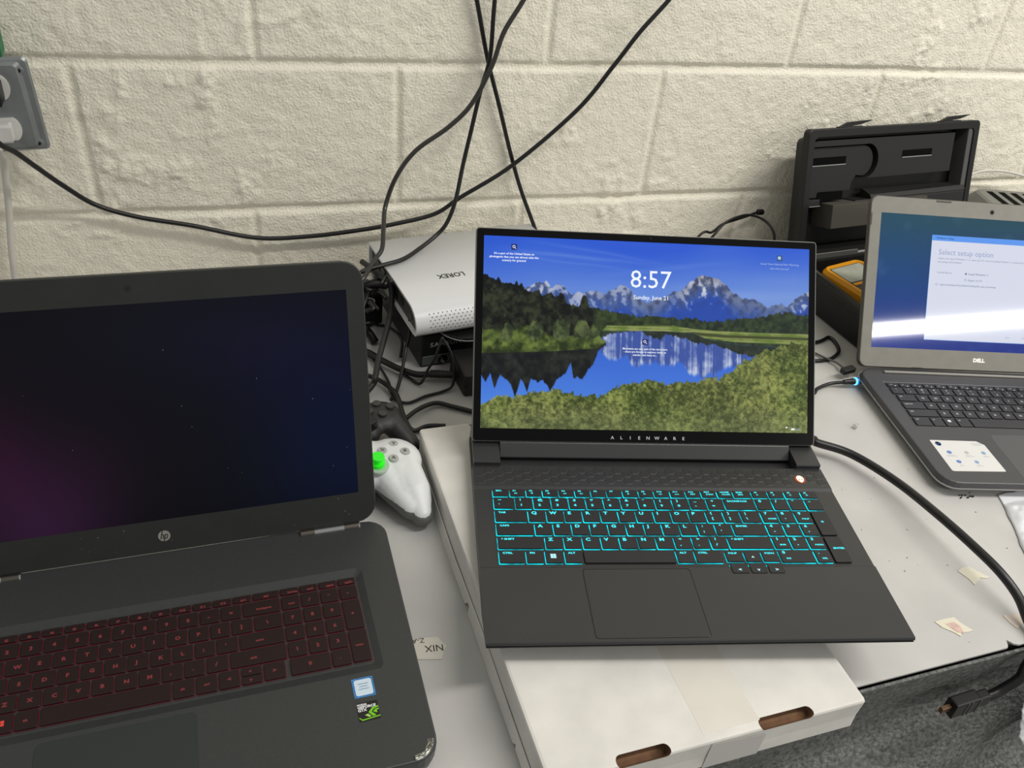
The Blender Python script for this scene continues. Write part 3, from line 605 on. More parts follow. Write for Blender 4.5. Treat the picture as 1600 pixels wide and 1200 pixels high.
ks += row(-126.2, -108.6, [-158.2, -133.0, -114.2, -95.4, -74.2, 26.0, 46.0, 66.0]+DN, 166, [('l', 'ctrl'), ('l', 'fn'), ('win',), ('l', 'alt'), None, ('l', 'alt'), ('l', 'ctrl'), '<', '>', '0', '.', None], g3, lab3)
keyboard(dl, ks, -.0014, .0007, None, [dk, dlg, dlw], None, wide=1.05)
b = MB(); b.loops([rr(-.008, -.1900, .1100, .0960, .008, .00004), rr(-.008, -.1900, .1094, .0954, .008, .00025)]); b.build('touchpad', mat('touchpad_charcoal', (80, 80, 82), .38), dl)
b = MB(); sp_ = [(-.1553, -.2150), (-.1520, -.2161), (-.0815, -.2150), (-.0802, -.2138), (-.0818, -.1640), (-.0900, -.1566), (-.1560, -.1562), (-.1568, -.1575)]
b.add([(x, y, .0003) for x, y in sp_], [tuple(range(8))], 0); b.loops([[(x, y, z) for x, y in sp_] for z in (.0000, .00029)], 0, True, False)
def ico(x, y, r_, mi, sx=1): b.loops([[(x+r_*sx*math.cos(k/16*6.283), y+r_*math.sin(k/16*6.283), z) for k in range(16)] for z in (.00035, .00045)], mi)
ico(-.1480, -.1635, .0042, 2); ico(-.1480, -.1635, .0036, 0); put_text(b, 'DELL', -.1510, -.1645, .0005, .0024, mi=2, bold=.00006)
b.add([(x, y, .00046) for x, y in ((-.1513, -.1625), (-.1447, -.1625), (-.1447, -.1645), (-.1513, -.1645))], [], 0)
for x, y, mi, t in ((-.1410, -.1800, 2, 'Waves MaxxAudio'), (-.1165, -.1800, 3, 'Intel Inside'), (-.0925, -.1800, 4, 'Windows'), (-.1370, -.1980, 2, 'DTS'), (-.1120, -.1980, 4, 'Dropbox')):
    ico(x, y, .0030, mi, 1.15 if mi == 2 else 1)
    for q_ in (0, 1): b.loops([rr(x+.0008*q_, y-.0056-.0020*q_, .0007*len(t)+.004*q_, .0009, 0, z) for z in (.00035, .0004)], 5)
for q_ in (0, 1): b.loops([rr(-.0930, -.1618-.0026*q_, .0150-.003*q_, .0012, 0, z) for z in (.00035, .0004)], 5)
b.build('spec_sticker', [mat('sticker_paper', (214, 214, 212), .4), mat('x1', (0, 0, 0)), mat('print_blue', (96, 128, 186), .5), mat('print_grey', (176, 176, 178), .5), mat('print_lblue', (128, 158, 190), .5), mat('print_text', (184, 184, 186), .5)], dl)['label'] = 'white specification sticker on the palm rest'
MB().box(-.1525, .1525, -.0085, -.0045, .0001, .0030, 0, .0008).build('hinge_cover', mat('satin_silver', (168, 166, 160), .3, .5), dl)
LMd = lid_matrix(.5666)
db = mat('warm_grey_bezel', (128, 126, 118), .5, noise=(60, .08))
b = MB(); b.box(-.1895, .1895, .0035, .2505, -.0080, -.0012, 0, .0012, .012); lid = b.build('lid', mat('lid_graphite', (58, 55, 48), .4), dl, LMd)
bezel(-.1882, .1882, .0045, .2494, .0115, -.1721, .1721, .0329, .2264, 0, -.0009).build('screen_bezel', db, lid)
w2, h2 = 200, 112; uu, vv = np.meshgrid(np.linspace(0, 1, w2), np.linspace(0, 1, h2))
im = np.zeros((h2, w2, 3)); t_ = np.clip(vv*1.15-.05, 0, 1)[..., None]
im = np.array([34, 72, 98.])*(1-t_)+np.array([26, 50, 138.])*t_+blob(.1, .5, .2, .4)*np.array([-8, 8, 10])+blob(.5, 0, .6, .2)*np.array([2, 4, -4])
sm_ = np.clip(rand_noise(w2, h2, 8, 201, 4)-.3, 0, 1)[..., None]; im = im+sm_*np.array([26, 22, 16])
PX, PY = np.meshgrid(np.linspace(-.1721, .1721, w2), np.linspace(.2264, .0329, h2))
glossy = screen_mat('glossy_panel', .9, .045, .55)
grid_mesh('display_panel', PX, PY, np.full_like(PX, -.0004), glossy, lid, None, lin(np.clip(im, 0, 255)), False)
def px_mat(n, c, e=1.0): return mat(n, (4, 4, 5), .045, emis=c, es=e, spec=.55)
b = MB()
wx0, wx1, wy0, wy1 = -.0905, .0905, .0470, .1992
b.loops([rr((wx0+wx1)/2, (wy0+wy1)/2, wx1-wx0, wy1-wy0, 0, z) for z in (-.0003, -.00022)], 0)
b.loops([rr((wx0+wx1)/2, (wy0+wy1)/2, wx1-wx0-.0012, wy1-wy0-.0012, 0, z) for z in (-.00022, -.0002)], 1)
b.loops([rr((wx0+wx1)/2, wy1-.0040, wx1-wx0, .0080, 0, z) for z in (-.0002, -.00016)], 2)
def dt(t, x, y, s, mi, bold=0): put_text(b, t, x, y, -.00012, s, mi=mi, bold=bold)
dt('Windows 11 Setup', -.0835, .1940, .0036, 3, .00005)
dt('Select setup option', -.0785, .1715, .0112, 4, .0)
dt("Install a new copy of Windows 11, or repair your PC. If you're installing Windows 11, personal files, apps,", -.0785, .1650, .0034, 5)
dt('and settings will be deleted.', -.0785, .1600, .0034, 5)
dt('I would like to:', -.0790, .1445, .0040, 5); dt('Install Windows 11', -.0285, .1440, .0042, 5, .00003); dt('Repair my PC', -.0285, .1350, .0042, 5)
dt('I agree everything will be deleted including files, apps, and settings', -.0735, .1272, .0034, 5, .00003)
for x, y, fill in ((-.0325, .1455, 1), (-.0325, .1365, 0), (-.0778, .1284, 0)):
    ring = lambda r_: [(x+r_*math.cos(k/16*6.283), y+r_*math.sin(k/16*6.283), -.00012) for k in range(16)]
    b.loops([ring(.0017), ring(.0013)], 5, False, False)
    if fill: b.loops([ring(.0010), [(p_[0], p_[1], -.0001) for p_ in ring(.0009)]], 6)
dt('Back', .0400, .0540, .0036, 4); dt('Next', .0660, .0540, .0036, 4)
b.build('setup_window', [px_mat('win_edge', (150, 190, 240)), px_mat('win_body', (212, 216, 232)), px_mat('win_title', (92, 150, 236)), px_mat('win_ink', (24, 60, 120)), px_mat('win_head', (150, 160, 196)), px_mat('win_text', (112, 120, 150)), px_mat('win_dot', (40, 60, 110))], lid)
MB().cyl((.0005, .2367, -.0002), .0034, 0, .0005, 24).cyl((.0005, .2367, .0002), .0018, 0, .0004, 16, 1).build('webcam', [mat('lens_ring', (26, 26, 26), .3), mat('lens_black', (5, 5, 8), .1)], lid)
b = MB(); put_text(b, 'DELL', .0, .0172, .0002, .0072, 'CENTER', 0, .0004, 1.15); b.build('wordmark', mat('wordmark_grey', (205, 205, 200), .3, .3), lid)
for x0, x1, y0, y1 in ((-.0885, -.0650, .2462, .2486), (-.1876, -.1862, .2080, .2250), (-.1060, -.0900, .0048, .0060)): MB().box(x0, x1, y0, y1, -.0002, .0007, 0, .0003).build('bumper', mat('bumper_grey', (78, 76, 72), .6), lid)
# ================================================================== WHITE CARDBOARD BOX
card = mat('white_card', (222, 220, 213), .8, noise=(26, .10), bump=(120, .12, .0006), spec=.2)
brown = mat('raw_cardboard', (120, 88, 62), .9, noise=(90, .35))
bx = thing('cardboard_box', 'flat white cardboard mailer box lying under the centre laptop', 'box', loc=(.4975, -.640, ZT))
x0, x1, y0, y1, hb_ = -.1535, .1545, -.222, .2215, .0425
b = MB()
def bl(i, z, r=.003):
    L = []
    for x, y, _ in rr((x0+x1)/2, (y0+y1)/2, x1-x0-2*i, y1-y0-2*i, r, z, 3): L.append((x, y, z))
    return L
b.loops([bl(.002, .0005), bl(0, .003), bl(.0006, .020), bl(0, hb_-.0025), bl(.0008, hb_-.0006), bl(.003, hb_)], 0)
body = b.build('box_body', [card, brown], bx)
cut = MB()
def slot(xa, xb, y, sgn):
    n_ = 8; r_ = .0052; L = []
    for t in (-.010, .014):
        l = []
        for k in range(n_+1):
            a = math.pi/2+math.pi*k/n_; l.append((xa+r_+r_*math.cos(a), r_*math.sin(a), t))
        for k in range(n_+1):
            a = -math.pi/2+math.pi*k/n_; l.append((xb-r_+r_*math.cos(a), r_*math.sin(a), t))
        # tilt 45 degrees about x so that the slot opens across the fold
        L.append([(x, y+sgn*(-q+zz_)*.7071, hb_+(q*1+zz_)*.7071*1) if sgn < 0 else (x, y+(-q+zz_)*.7071*-1, hb_+(q+zz_)*.7071) for x, q, zz_ in l])
    return L
def slot2(xa, xb, y, sy):
    r_ = .0052; L = []
    dn = Vector((0, sy*.55, .835)); up = Vector((0, -sy*.835, .55))
    for t in (-.011, .012):
        l = []
        for k in range(9):
            a = math.pi/2+math.pi*k/8; l.append(Vector((xa+r_+r_*math.cos(a), y, hb_))+up*(r_*math.sin(a))+dn*t)
        for k in range(9):
            a = -math.pi/2+math.pi*k/8; l.append(Vector((xb-r_+r_*math.cos(a), y, hb_))+up*(r_*math.sin(a))+dn*t)
        L.append([tuple(q) for q in l])
    return L
for xa, xb in ((-.0935, -.0435), (.0430, .0985)):
    cut.loops(slot2(xa, xb, y0+.0035, -1), 1); cut.loops(slot2(xa, xb, y1-.003, 1), 1)
co_ = cut.build('cutter', [card, brown], bx)
mo = body.modifiers.new('b', 'BOOLEAN'); mo.object = co_; mo.solver = 'EXACT'; mo.operation = 'DIFFERENCE'
bpy.context.view_layer.update(); dg = bpy.context.evaluated_depsgraph_get()
nm = bpy.data.meshes.new_from_object(body.evaluated_get(dg)); body.modifiers.clear(); body.data = nm
bpy.data.objects.remove(co_)
# outer side flap with torn lower edge
b = MB(); e_ = [(y0+.004, .0), (-.165, .0015), (-.163, .0050), (-.158, .0008), (-.09, .0), (-.016, .0004), (-.013, .0068), (-.008, .0072), (-.004, .0012), (.06, .0), (.13, .0004), (y1-.004, 0), (y1-.004, .014), (.05, .010), (-.05, .013), (y0+.004, .011)]
b.loops([[(x0-.0012-(.004*(1-z/.014)), y, z+.0003) for y, z in e_], [(x0-.0001-(.0028*(1-z/.014)), y, z+.0003) for y, z in e_]]); b.build('side_flap', card, bx)
tp = mat('clear_tape', (204, 202, 198), .28)
b = MB(); b.loops([[(x, y0-.0003, z) for x, z in ((-.005, .001), (.051, .001), (.051, hb_-.010), (-.005, hb_-.003))], [(x, y0-.0005, z) for x, z in ((-.005, .001), (.051, .001), (.051, hb_-.010), (-.005, hb_-.003))]]); b.build('tape_strip', tp, bx)
b = MB(); b.box(-.010, .046, -.214, .214, hb_-.0001, hb_+.00012); b.build('tape_strip', mat('tape_on_card', (216, 212, 202), .55, noise=(22, .05)), bx)

# ================================================================== VIDEO RECORDER AND BLACK BOXES BEHIND
wp_ = mat('white_plastic', (228, 230, 232), .38); dgp = mat('dark_grey_plastic', (62, 62, 58), .5); blk = mat('black_satin', (17, 17, 18), .4); blkg = mat('black_gloss', (10, 10, 11), .12)
g8 = math.radians(7.2)
dv = thing('video_recorder', 'white video recorder with rounded perforated front, lying on the black box behind the laptops', 'recorder', loc=(.3530, -.0560, ZT+.0555), rz=g8)
Hh, Dd, Ww = .0375, .2020, .262
pr = [(0, .0), (0, Hh)]+[(-Dd+.030+.030*-math.sin(math.radians(a)), Hh-.030*.9+.030*.9*math.cos(math.radians(a))) for a in range(0, 81, 8)]+[(-Dd+.0008, .0065), (-Dd+.004, .002), (-Dd+.012, 0)]
pin = [(y*(1-.0)+(.0035 if y < -.1 else -.0035), z+(.0030 if z < .01 else -.0030)) for y, z in pr]
b = MB(); b.loops([[(x, y, z) for y, z in pr] for x in (.0, Ww)], 0, False, False, True)
b.loops([[(.0, y, z) for y, z in pr], [(.0, y, z) for y, z in pin], [(.005, y, z) for y, z in pin]], 0, False, False)
b.loops([[(Ww, y, z) for y, z in pr], [(Ww-.001, y, z) for y, z in pin]], 0, False, True)
b.build('shell', wp_, dv)
b = MB(); b.loops([[(.0048, y, z) for y, z in pin], [(Ww-.01, y, z) for y, z in pin]], 0)
b.build('side_panel', dgp, dv)
for y, w_, z_, h_ in ((-.030, .017, .010, .014), (-.055, .014, .010, .014), (-.080, .020, .008, .018), (-.108, .016, .010, .014), (-.132, .010, .012, .010)): MB().box(.0036, .0052, y-w_/2, y+w_/2, z_, z_+h_).build('port', blk, dv)
MB().cyl((.0040, -.165, .012), .005, 0, .002, 20, ax=0).build('round_port', mat('port_ring', (86, 86, 82), .4), dv)
b = MB()
for i in range(34):
    for j in range(6):
        t = math.radians(44+j*9); x = .020+i*.0062+(j % 2)*.0031; y = -Dd+.030-.0303*math.sin(t); z = Hh-.027+.0273*math.cos(t)
        nn = Vector((0, -math.sin(t), math.cos(t))); a1 = Vector((1, 0, 0)); a2 = nn.cross(a1)
        b.add([tuple(Vector((x, y, z))+(a1*math.cos(k*math.pi/3)+a2*math.sin(k*math.pi/3))*.0009) for k in range(6)], [tuple(range(6))])
b.build('vent_holes', mat('hole_grey', (96, 98, 100), .8), dv)['kind'] = 'stuff'
b = MB(); put_text(b, 'LOREX', .0809, -.1130, Hh+.0002, .0150, 'CENTER', 0, .0003, .86, math.pi, 1.0); b.build('wordmark', blk, dv)

sm = thing('disc_player', 'black box with a silver knob strip, underneath the white recorder', 'disc player', loc=(.3890, -.2455, ZT), rz=math.radians(6.8))
MB().box(0, .150, 0, .185, 0, .0500, 0, .0015, .004).build('case', blk, sm)
MB().box(.002, .052, -.0012, .001, .0040, .0180, 0, .0006).build('front_strip', mat('strip_grey_green', (96, 104, 98), .35, .4), sm)
b = MB(); b.cyl((.031, -.0010, .0105), .0070, 0, .0030, 28, 0, ax=1, b=.0008); b.cyl((.031, -.0040, .0105), .0040, 0, .0010, 20, 1, ax=1); b.build('knob', [blkg, chrome], sm)
b = MB(); put_text(b, 'SAMSUNG', 0, 0, 0, .0098, 'LEFT', 0, .0001, 1.1, 0, 1.15); b.tf(Matrix.Translation((.012, -.0004, .0320)) @ Matrix.Rotation(math.pi/2, 4, 'X')); b.build('wordmark', mat('faint_print', (150, 152, 154), .4), sm)
pk = thing('round_stand', 'round glossy black puck with thin silver rim, between black box and recorder', 'stand', loc=(.452, -.2260, ZT+.0500))
MB().cyl((0, 0, 0), .038, 0, .0045, 64, b=.001).build('disc', blkg, pk)
b = MB(); L = [[(.0383*math.cos(k/64*6.2832)+0, .0383*math.sin(k/64*6.2832), z) for k in range(64)] for z in (.0006, .0018)]; L2 = [[(x*1.012, y*1.012, z) for x, y, z in l] for l in L]
b.loops([L[0], L2[0], L2[1], L[1], L[0]], 0, False, False); b.build('rim', silver, pk)

ad = thing('power_adapter', 'small black power brick in front of the black box, left of the centre laptop', 'power adapter', loc=(.4590, -.2880, ZT), rz=math.radians(3))
MB().box(-.031, .033, -.0290, .0350, 0, .0330, 0, .0022, .005).build('case', mat('brick_black', (22, 22, 23), .5), ad)
MB().box(-.031, .033, -.0291, .0351, .0160, .0168).build('seam', blk, ad)

# ================================================================== GAME CONTROLLERS
def sph(b, c, r, seg=20, rz=0):
    rx, ry, rz_ = r if hasattr(r, '__len__') else (r, r, r); L = []
    for i in range(1, seg//2):
        t = math.pi*i/(seg//2); L.append([(c[0]+rx*math.sin(t)*math.cos(k/seg*6.2832), c[1]+ry*math.sin(t)*math.sin(k/seg*6.2832), c[2]-rz_*math.cos(t)) for k in range(seg)])
    b.loops(L, 0, True, True)
def caps(b, a, c, ra, rc, n=7):
    for i in range(n+1):
        t = i/n; sph(b, tuple(a[k]*(1-t)+c[k]*t for k in range(3)), ra*(1-t)+rc*t, 16)
def organic(b, name, mats, parent, vox=.0017, it=6, split=None):
    o = b.build(name, mats, parent); r = o.modifiers.new('r', 'REMESH'); r.mode = 'VOXEL'; r.voxel_size = vox
    s_ = o.modifiers.new('s', 'SMOOTH'); s_.factor = .6; s_.iterations = it
    bpy.context.view_layer.update(); dg = bpy.context.evaluated_depsgraph_get(); me = bpy.data.meshes.new_from_object(o.evaluated_get(dg))
    o.modifiers.clear(); o.data = me
    me.polygons.foreach_set('use_smooth', [True]*len(me.polygons))
    if split: me.polygons.foreach_set('material_index', [split(p.center) for p in me.polygons])
    me.update(); return o
xw = mat('controller_white', (218, 221, 222), .38); xg = mat('controller_grey', (104, 106, 103), .5)
xb = thing('game_controller', 'white wireless game controller with a bright green thumbstick, beside the box', 'controller', loc=(.2580, -.4600, ZT), rz=math.radians(-12))
b = MB()
for i in range(9): sph(b, (-.040+.010*i, .010, .0300), (.030, .036, .0175))
for sx in (-1, 1):
    sph(b, (sx*.045, .016, .0305), (.034, .034, .0175)); caps(b, (sx*.056, .010, .0260), (sx*.0690, -.026, .0235), .0215, .0190); caps(b, (sx*.0690, -.026, .0235), (sx*.0775, -.0550, .0165), .0190, .0125, 5); caps(b, (sx*.050, .000, .0280), (sx*.062, -.030, .0225), .0190, .0170); caps(b, (sx*.036, -.006, .0270), (sx*.066, -.046, .0190), .0200, .0140)
organic(b, 'shell', [xw, xg], xb, .0013, 16, lambda c: 1 if c.z < min(.0255, .0315+.20*(c.y+.02)) else 0)
bz = .0476
b = MB()
for i, (x, y, z) in enumerate(((.046, .0270, .0452), (.0585, .0145, .0458), (.0335, .0145, .0462), (.046, .0020, .0464))):
    bt = MB().cyl((x, y, z), .0060, -.0010, .0022, 24, 0, b=.0009, r1=.0054); put_text(bt, 'YBXA'[i], x, y-.0022, z+.00235, .0062, 'CENTER', 1, .0003); bt.build('face_button', [mat('button_grey', (170, 172, 170), .3), mat('button_ink', (84, 86, 84), .5)], xb)
b = MB().cyl((.0285, -.0085, .0440), .0130, -.002, .0028, 32, 0, b=.001); b.build('stick_collar', mat('collar_pale', (170, 190, 172), .35), xb)
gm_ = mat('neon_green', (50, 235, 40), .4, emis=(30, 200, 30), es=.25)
b = MB().cyl((.0285, -.0085, .0470), .0082, 0, .0040, 28, 0).cyl((.0285, -.0085, .0505), .0042, 0, .0060, 20, 0).cyl((.0285, -.0085, .0560), .0078, 0, .0036, 28, 0, b=.0012)
b.build('thumbstick', gm_, xb)
b = MB().cyl((-.043, .016, .0450), .0130, -.002, .0028, 32).cyl((-.043, .016, .0475), .0045, 0, .006, 20).cyl((-.043, .016, .0535), .0078, 0, .0034, 28, b=.0012); b.build('thumbstick', xg, xb)

pd = mat('controller_black', (44, 44, 44), .5)
ps = thing('game_controller', 'black wired game controller behind the white one', 'controller', loc=(.3075, -.3740, ZT), rz=math.radians(10))
b = MB(); sph(b, (0, 0, .0300), (.0265, .0265, .0125))
for i in range(7): sph(b, (-.015-.0125*i, -.006, .0285), (.022, .022, .0120))
sph(b, (-.103, 0, .0300), (.0265, .0265, .0125)); 
caps(b, (.010, -.010, .0260), (.0225, -.044, .0150), .0155, .0110); caps(b, (-.113, -.010, .0260), (-.1255, -.052, .0150), .0155, .0120)
sph(b, (-.022, -.022, .028), (.0135, .0135, .013)); sph(b, (-.081, -.022, .028), (.0135, .0135, .013))
organic(b, 'shell', [pd], ps, .0017, 8)
for x, y in ((-.001, .0105), (.0125, .0005), (-.001, -.0095), (-.0145, .0005)): MB().cyl((x, y, .0415), .0052, -.001, .0030, 24, 0, b=.001).build('face_button', mat('button_black', (58, 58, 57), .4), ps)
b = MB().cyl((-.022, -.0225, .0400), .0092, 0, .0025, 28).cyl((-.022, -.0225, .0420), .0045, 0, .006, 16).cyl((-.022, -.0225, .0475), .0085, 0, .003, 28, b=.001); b.build('thumbstick', blk, ps)
b = MB().cyl((-.081, -.0225, .0400), .0092, 0, .0025, 28).cyl((-.081, -.0225, .0420), .0045, 0, .006, 16).cyl((-.081, -.0225, .0475), .0085, 0, .003, 28, b=.001); b.build('thumbstick', blk, ps)

# ================================================================== CABLES
cbl = mat('cable_black', (15, 15, 16), .38); cgl = mat('cable_gloss', (48, 47, 44), .25); wht = mat('cable_white', (206, 203, 194), .45)
def cable(pts, r, label, m_=cbl, group=None, seg=10):
    o = MB().tube(pts, r, seg, 0, 8).build('cable', m_, None); return tag(o, label, 'cable', group)
c1 = cable([(-.0880, -.092, -.040), (-.0804, -.090, -.0640), (-.0681, -.072, -.0837), (-.0528, -.052, -.1115), (-.0317, -.030, -.1457), (-.0002, -.016, -.1802), (.0478, -.014, -.2009), (.1153, -.013, -.2177), (.1994, -.013, -.2412), (.2714, -.013, -.2432), (.3447, -.016, -.2356), (.4008, -.018, -.2265), (.4599, -.018, -.213), (.4978, -.020, -.1864), (.5737, -.022, -.1365), (.6628, -.022, -.0547), (.7073, -.026, .0111), (.7371, -.03, .0602), (.772, -.03, .1038), (.7972, -.03, .1419), (.86, -.03, .26)], .0032, 'long black cord swagging across the wall from outlet up to the right')
cable([(.62, -.03, .26), (.5738, -.030, .1285), (.5562, -.030, .0925), (.5343, -.033, .0549), (.5212, -.036, .012), (.4972, -.036, -.0395), (.466, -.037, -.0719), (.4208, -.040, -.1035), (.3936, -.045, -.1384), (.3773, -.052, -.1794), (.3680, -.085, -.1990), (.3612, -.1107, -.2152), (.3500, -.1245, -.2222), (.3390, -.1406, -.2272), (.3240, -.1595, -.2352), (.3110, -.1664, -.2472), (.296, -.1729, -.2672), (.275, -.18, -.318)], .0033, 'black cord bowing left down the wall into the tangle by the recorder', cgl)
cable([(.525, -.02, .26), (.5222, -.02, .124), (.5219, -.021, .0768), (.5222, -.022, .018), (.5128, -.023, -.0251), (.5023, -.03, -.0761), (.4911, -.04, -.124), (.4780, -.058, -.1735), (.4640, -.0680, -.2040), (.4467, -.0743, -.2202), (.4182, -.0947, -.2282), (.3894, -.1195, -.2292), (.3593, -.1341, -.2282), (.3312, -.143, -.2302), (.3117, -.1457, -.2382), (.285, -.150, -.262), (.26, -.16, -.3215)], .0031, 'black cord hanging down the wall and curving left across the white recorder top')
cable([(.462, -.012, .26), (.4895, -.012, .1208), (.5, -.012, .09), (.5223, -.010, .0162), (.5462, -.012, -.0507), (.5739, -.010, -.1272), (.5939, -.02, -.1816), (.6173, -.03, -.2339), (.6335, -.05, -.2782), (.64, -.06, -.322)], .0031, 'straight black cord slanting down to the right behind the centre laptop screen')
cable([(-.0850, -.070, -.078), (-.0870, -.062, -.0900), (-.0881, -.045, -.1018), (-.0933, -.03, -.1265), (-.1018, -.02, -.1828), (-.1103, -.02, -.2375), (-.1156, -.02, -.2855), (-.1200, -.03, -.3229)], .0042, 'white cord hanging straight down from the outlet to the table', wht)
cable([(.80, -.07, -.322), (.86, -.07, -.300), (.9037, -.06, -.2494), (.9307, -.05, -.2525), (.9596, -.035, -.2462), (1.0055, -.02, -.244), (1.0404, -.014, -.2374)], .0022, 'thin black lead with a small plug tip, rising behind the centre laptop screen')
MB().cyl((1.036, -.015, -.2378), .005, 0, .012, 16, ax=0, b=.001).build('lead_tip', cbl, bpy.data.objects['cable.005'])
cable([(.88, -.06, -.322), (.9311, -.055, -.2580), (.9612, -.04, -.2402), (1.0062, -.030, -.2341), (1.0375, -.04, -.2415), (1.0489, -.06, -.2576), (1.045, -.075, -.29), (1.03, -.085, -.3242)], .0022, 'thin black lead arching over and down beside the open tool case')
# power cord of the centre laptop, running over the table edge to a video plug
cable([(.700, -.470, -.318), (.76, -.462, -.315), (.8384, -.5025, -.3082), (.8461, -.513, -.3082), (.8812, -.5404, -.3100), (.9039, -.5985, -.3072), (.9087, -.6684, -.2992), (.9108, -.7262, -.2952), (.9141, -.7602, -.2972), (.9172, -.7867, -.3052), (.9160, -.8094, -.3172), (.9133, -.8276, -.3222), (.9050, -.8380, -.3290), (.8970, -.8425, -.345), (.8930, -.8460, -.3590), (.8803, -.8450, -.3750), (.8700, -.8450, -.3812), (.8620, -.8440, -.3840)], .0054, 'thick black cable sweeping right from the centre laptop over the table edge')
vp = thing('video_plug', 'black rectangular cable plug with metal tip, resting against the grey felt', 'plug', loc=(.8590, -.8440, -.3837), rz=0)
vp.rotation_euler = (0, math.radians(-4), math.radians(0)); vp.scale = (1.45, 1.3, 1.35)
MB().box(-.0300, -.0075, -.0052, .0052, -.0088, .0088, 0, .0015).build('housing', cbl, vp); MB().box(-.0078, .0030, -.0042, .0042, -.0062, .0062, 0, .0014).build('strain_relief', cbl, vp)
for x in (-.020, -.0165, -.0092): MB().box(x, x+.0014, -.0055, -.0040, -.0080, .0080).build('grip_rib', mat('rib_grey', (58, 60, 66), .4), vp)
MB().box(-.0385, -.0300, -.0018, .0018, -.0020, .0040, 0, .0004).build('metal_tip', mat('brass_tip', (120, 96, 74), .35, .8), vp)
cable([(.84, -.40, -.3215), (.9119, -.4050, -.3222), (.9341, -.3937, -.3222), (.9571, -.3881, -.3212), (.9719, -.3912, -.3182), (.9790, -.3945, -.3162)], .0026, 'thin black charger cord leading to the blue lit plug of the right laptop')
dp = thing('charger_plug', 'black barrel charger plug with glowing blue ring, in the side of the right laptop', 'plug', loc=(.9770, -.3935, -.3160), rz=math.radians(-5))
MB().cyl((0, 0, 0), .0034, 0, .012, 20, 0, ax=0, r1=.0042).cyl((.012, 0, 0), .0044, 0, .006, 20, 0, ax=0, b=.0005).build('sleeve', cbl, dp)
MB().cyl((.0178, 0, 0), .0058, 0, .0028, 28, 0, ax=0, b=.0008).build('light_ring', mat('blue_ring', (20, 120, 190), .3, emis=(120, 225, 255), es=1.3), dp)
MB().cyl((.0206, 0, 0), .0056, 0, .0022, 28, 0, ax=0).build('light_halo', mat('blue_halo', (10, 60, 120), .3, emis=(10, 100, 190), es=.9), dp)
MB().cyl((.0228, 0, 0), .0046, 0, .0200, 24, 0, ax=0, b=.0006).build('barrel', mat('barrel_grey', (80, 80, 78), .3, .3), dp)
cable([(.93, -.29, -.324), (1.0003, -.2852, -.3242), (1.0208, -.2813, -.3242), (1.0380, -.2754, -.3242), (1.0390, -.2913, -.3242), (1.0298, -.3126, -.3242), (1.0083, -.3265, -.3242), (.9916, -.3298, -.3242), (.9709, -.3284, -.3242), (.92, -.32, -.3242)], .0028, 'black cord looped on the table between the tool case and the centre laptop')
cable([(.985, -.305, -.3245), (.9931, -.3253, -.3225), (1.0017, -.3436, -.3202), (1.0005, -.3600, -.3172), (1.0020, -.3680, -.3152)], .0017, 'thin grey lead running into the left side of the right laptop', mat('lead_grey', (90, 90, 88), .4))
ds = thing('usb_receiver', 'stubby black receiver stick beside the blue lit charger plug', 'usb stick', loc=(.9960, -.3735, -.3120), rz=math.radians(10))
MB().box(-.0105, .014, -.0055, .0055, -.0040, .0040, 0, .0016, .003).build('case', blk, ds)

gt = 'tangled cables behind the left laptop'
cable([(.335, -.10, -.240), (.3625, -.1472, -.2472), (.3646, -.1654, -.2672), (.3547, -.1973, -.2772), (.3418, -.2271, -.2872), (.3295, -.2554, -.2972), (.3193, -.2827, -.3072), (.3164, -.2854, -.3152), (.300, -.30, -.322)], .0040, 'thick grey-black cable dropping from the recorder side to the table', mat('cable_charcoal', (40, 42, 42), .45))
cable([(.26, -.20, -.318), (.3117, -.2052, -.3172), (.3236, -.2117, -.3172), (.3405, -.2356, -.3172), (.3579, -.2566, -.3172), (.3763, -.2715, -.3172), (.3950, -.2760, -.3162)], .0042, 'thick black cable running right to the ribbed power jack')
jk = thing('power_jack', 'ribbed black cable jack pointing into the small power brick', 'plug', loc=(.3940, -.2748, -.3160), rz=math.radians(-14))
b = MB().cyl((0, 0, 0), .0050, 0, .036, 20, 0, ax=0, b=.001)
for k in range(5): b.cyl((.002+k*.0035, 0, 0), .0058, 0, .0016, 20, 0, ax=0)
b.build('sleeve', cbl, jk)
cable([(.384, -.19, -.245), (.3790, -.2140, -.268), (.3760, -.2260, -.2850), (.3689, -.2395, -.2972), (.3579, -.2682, -.3122), (.3456, -.295, -.3222), (.335, -.31, -.3245)], .0024, 'thin black cord dropping past the left end of the recorder', group=None)
cable([(.27, -.19, -.3232), (.3201, -.2074, -.3232), (.3319, -.2368, -.3212), (.3387, -.2715, -.3232), (.3382, -.3061, -.3232), (.343, -.315, -.3242), (.3568, -.3202, -.3242), (.3802, -.3108, -.3242), (.4045, -.3050, -.3242), (.4190, -.3000, -.3192), (.4228, -.286, -.2972), (.4192, -.2742, -.2802), (.4127, -.2665, -.2702), (.4095, -.2662, -.2682), (.3991, -.278, -.2872), (.3899, -.2797, -.3052), (.3788, -.286, -.3222), (.3691, -.2700, -.3242), (.3600, -.255, -.3242)], .0019, 'thin black cord looping up over the knob of the black box and back')
cable([(.275, -.235, -.3202), (.3105, -.259, -.3192), (.325, -.2714, -.3192), (.3358, -.293, -.3172), (.3413, -.3145, -.3152), (.3416, -.3499, -.3182), (.3443, -.373, -.3202), (.3515, -.3784, -.3222), (.3678, -.3716, -.3232), (.39, -.375, -.3232)], .0031, 'black cord running beside the black controller down to the back corner of the box')
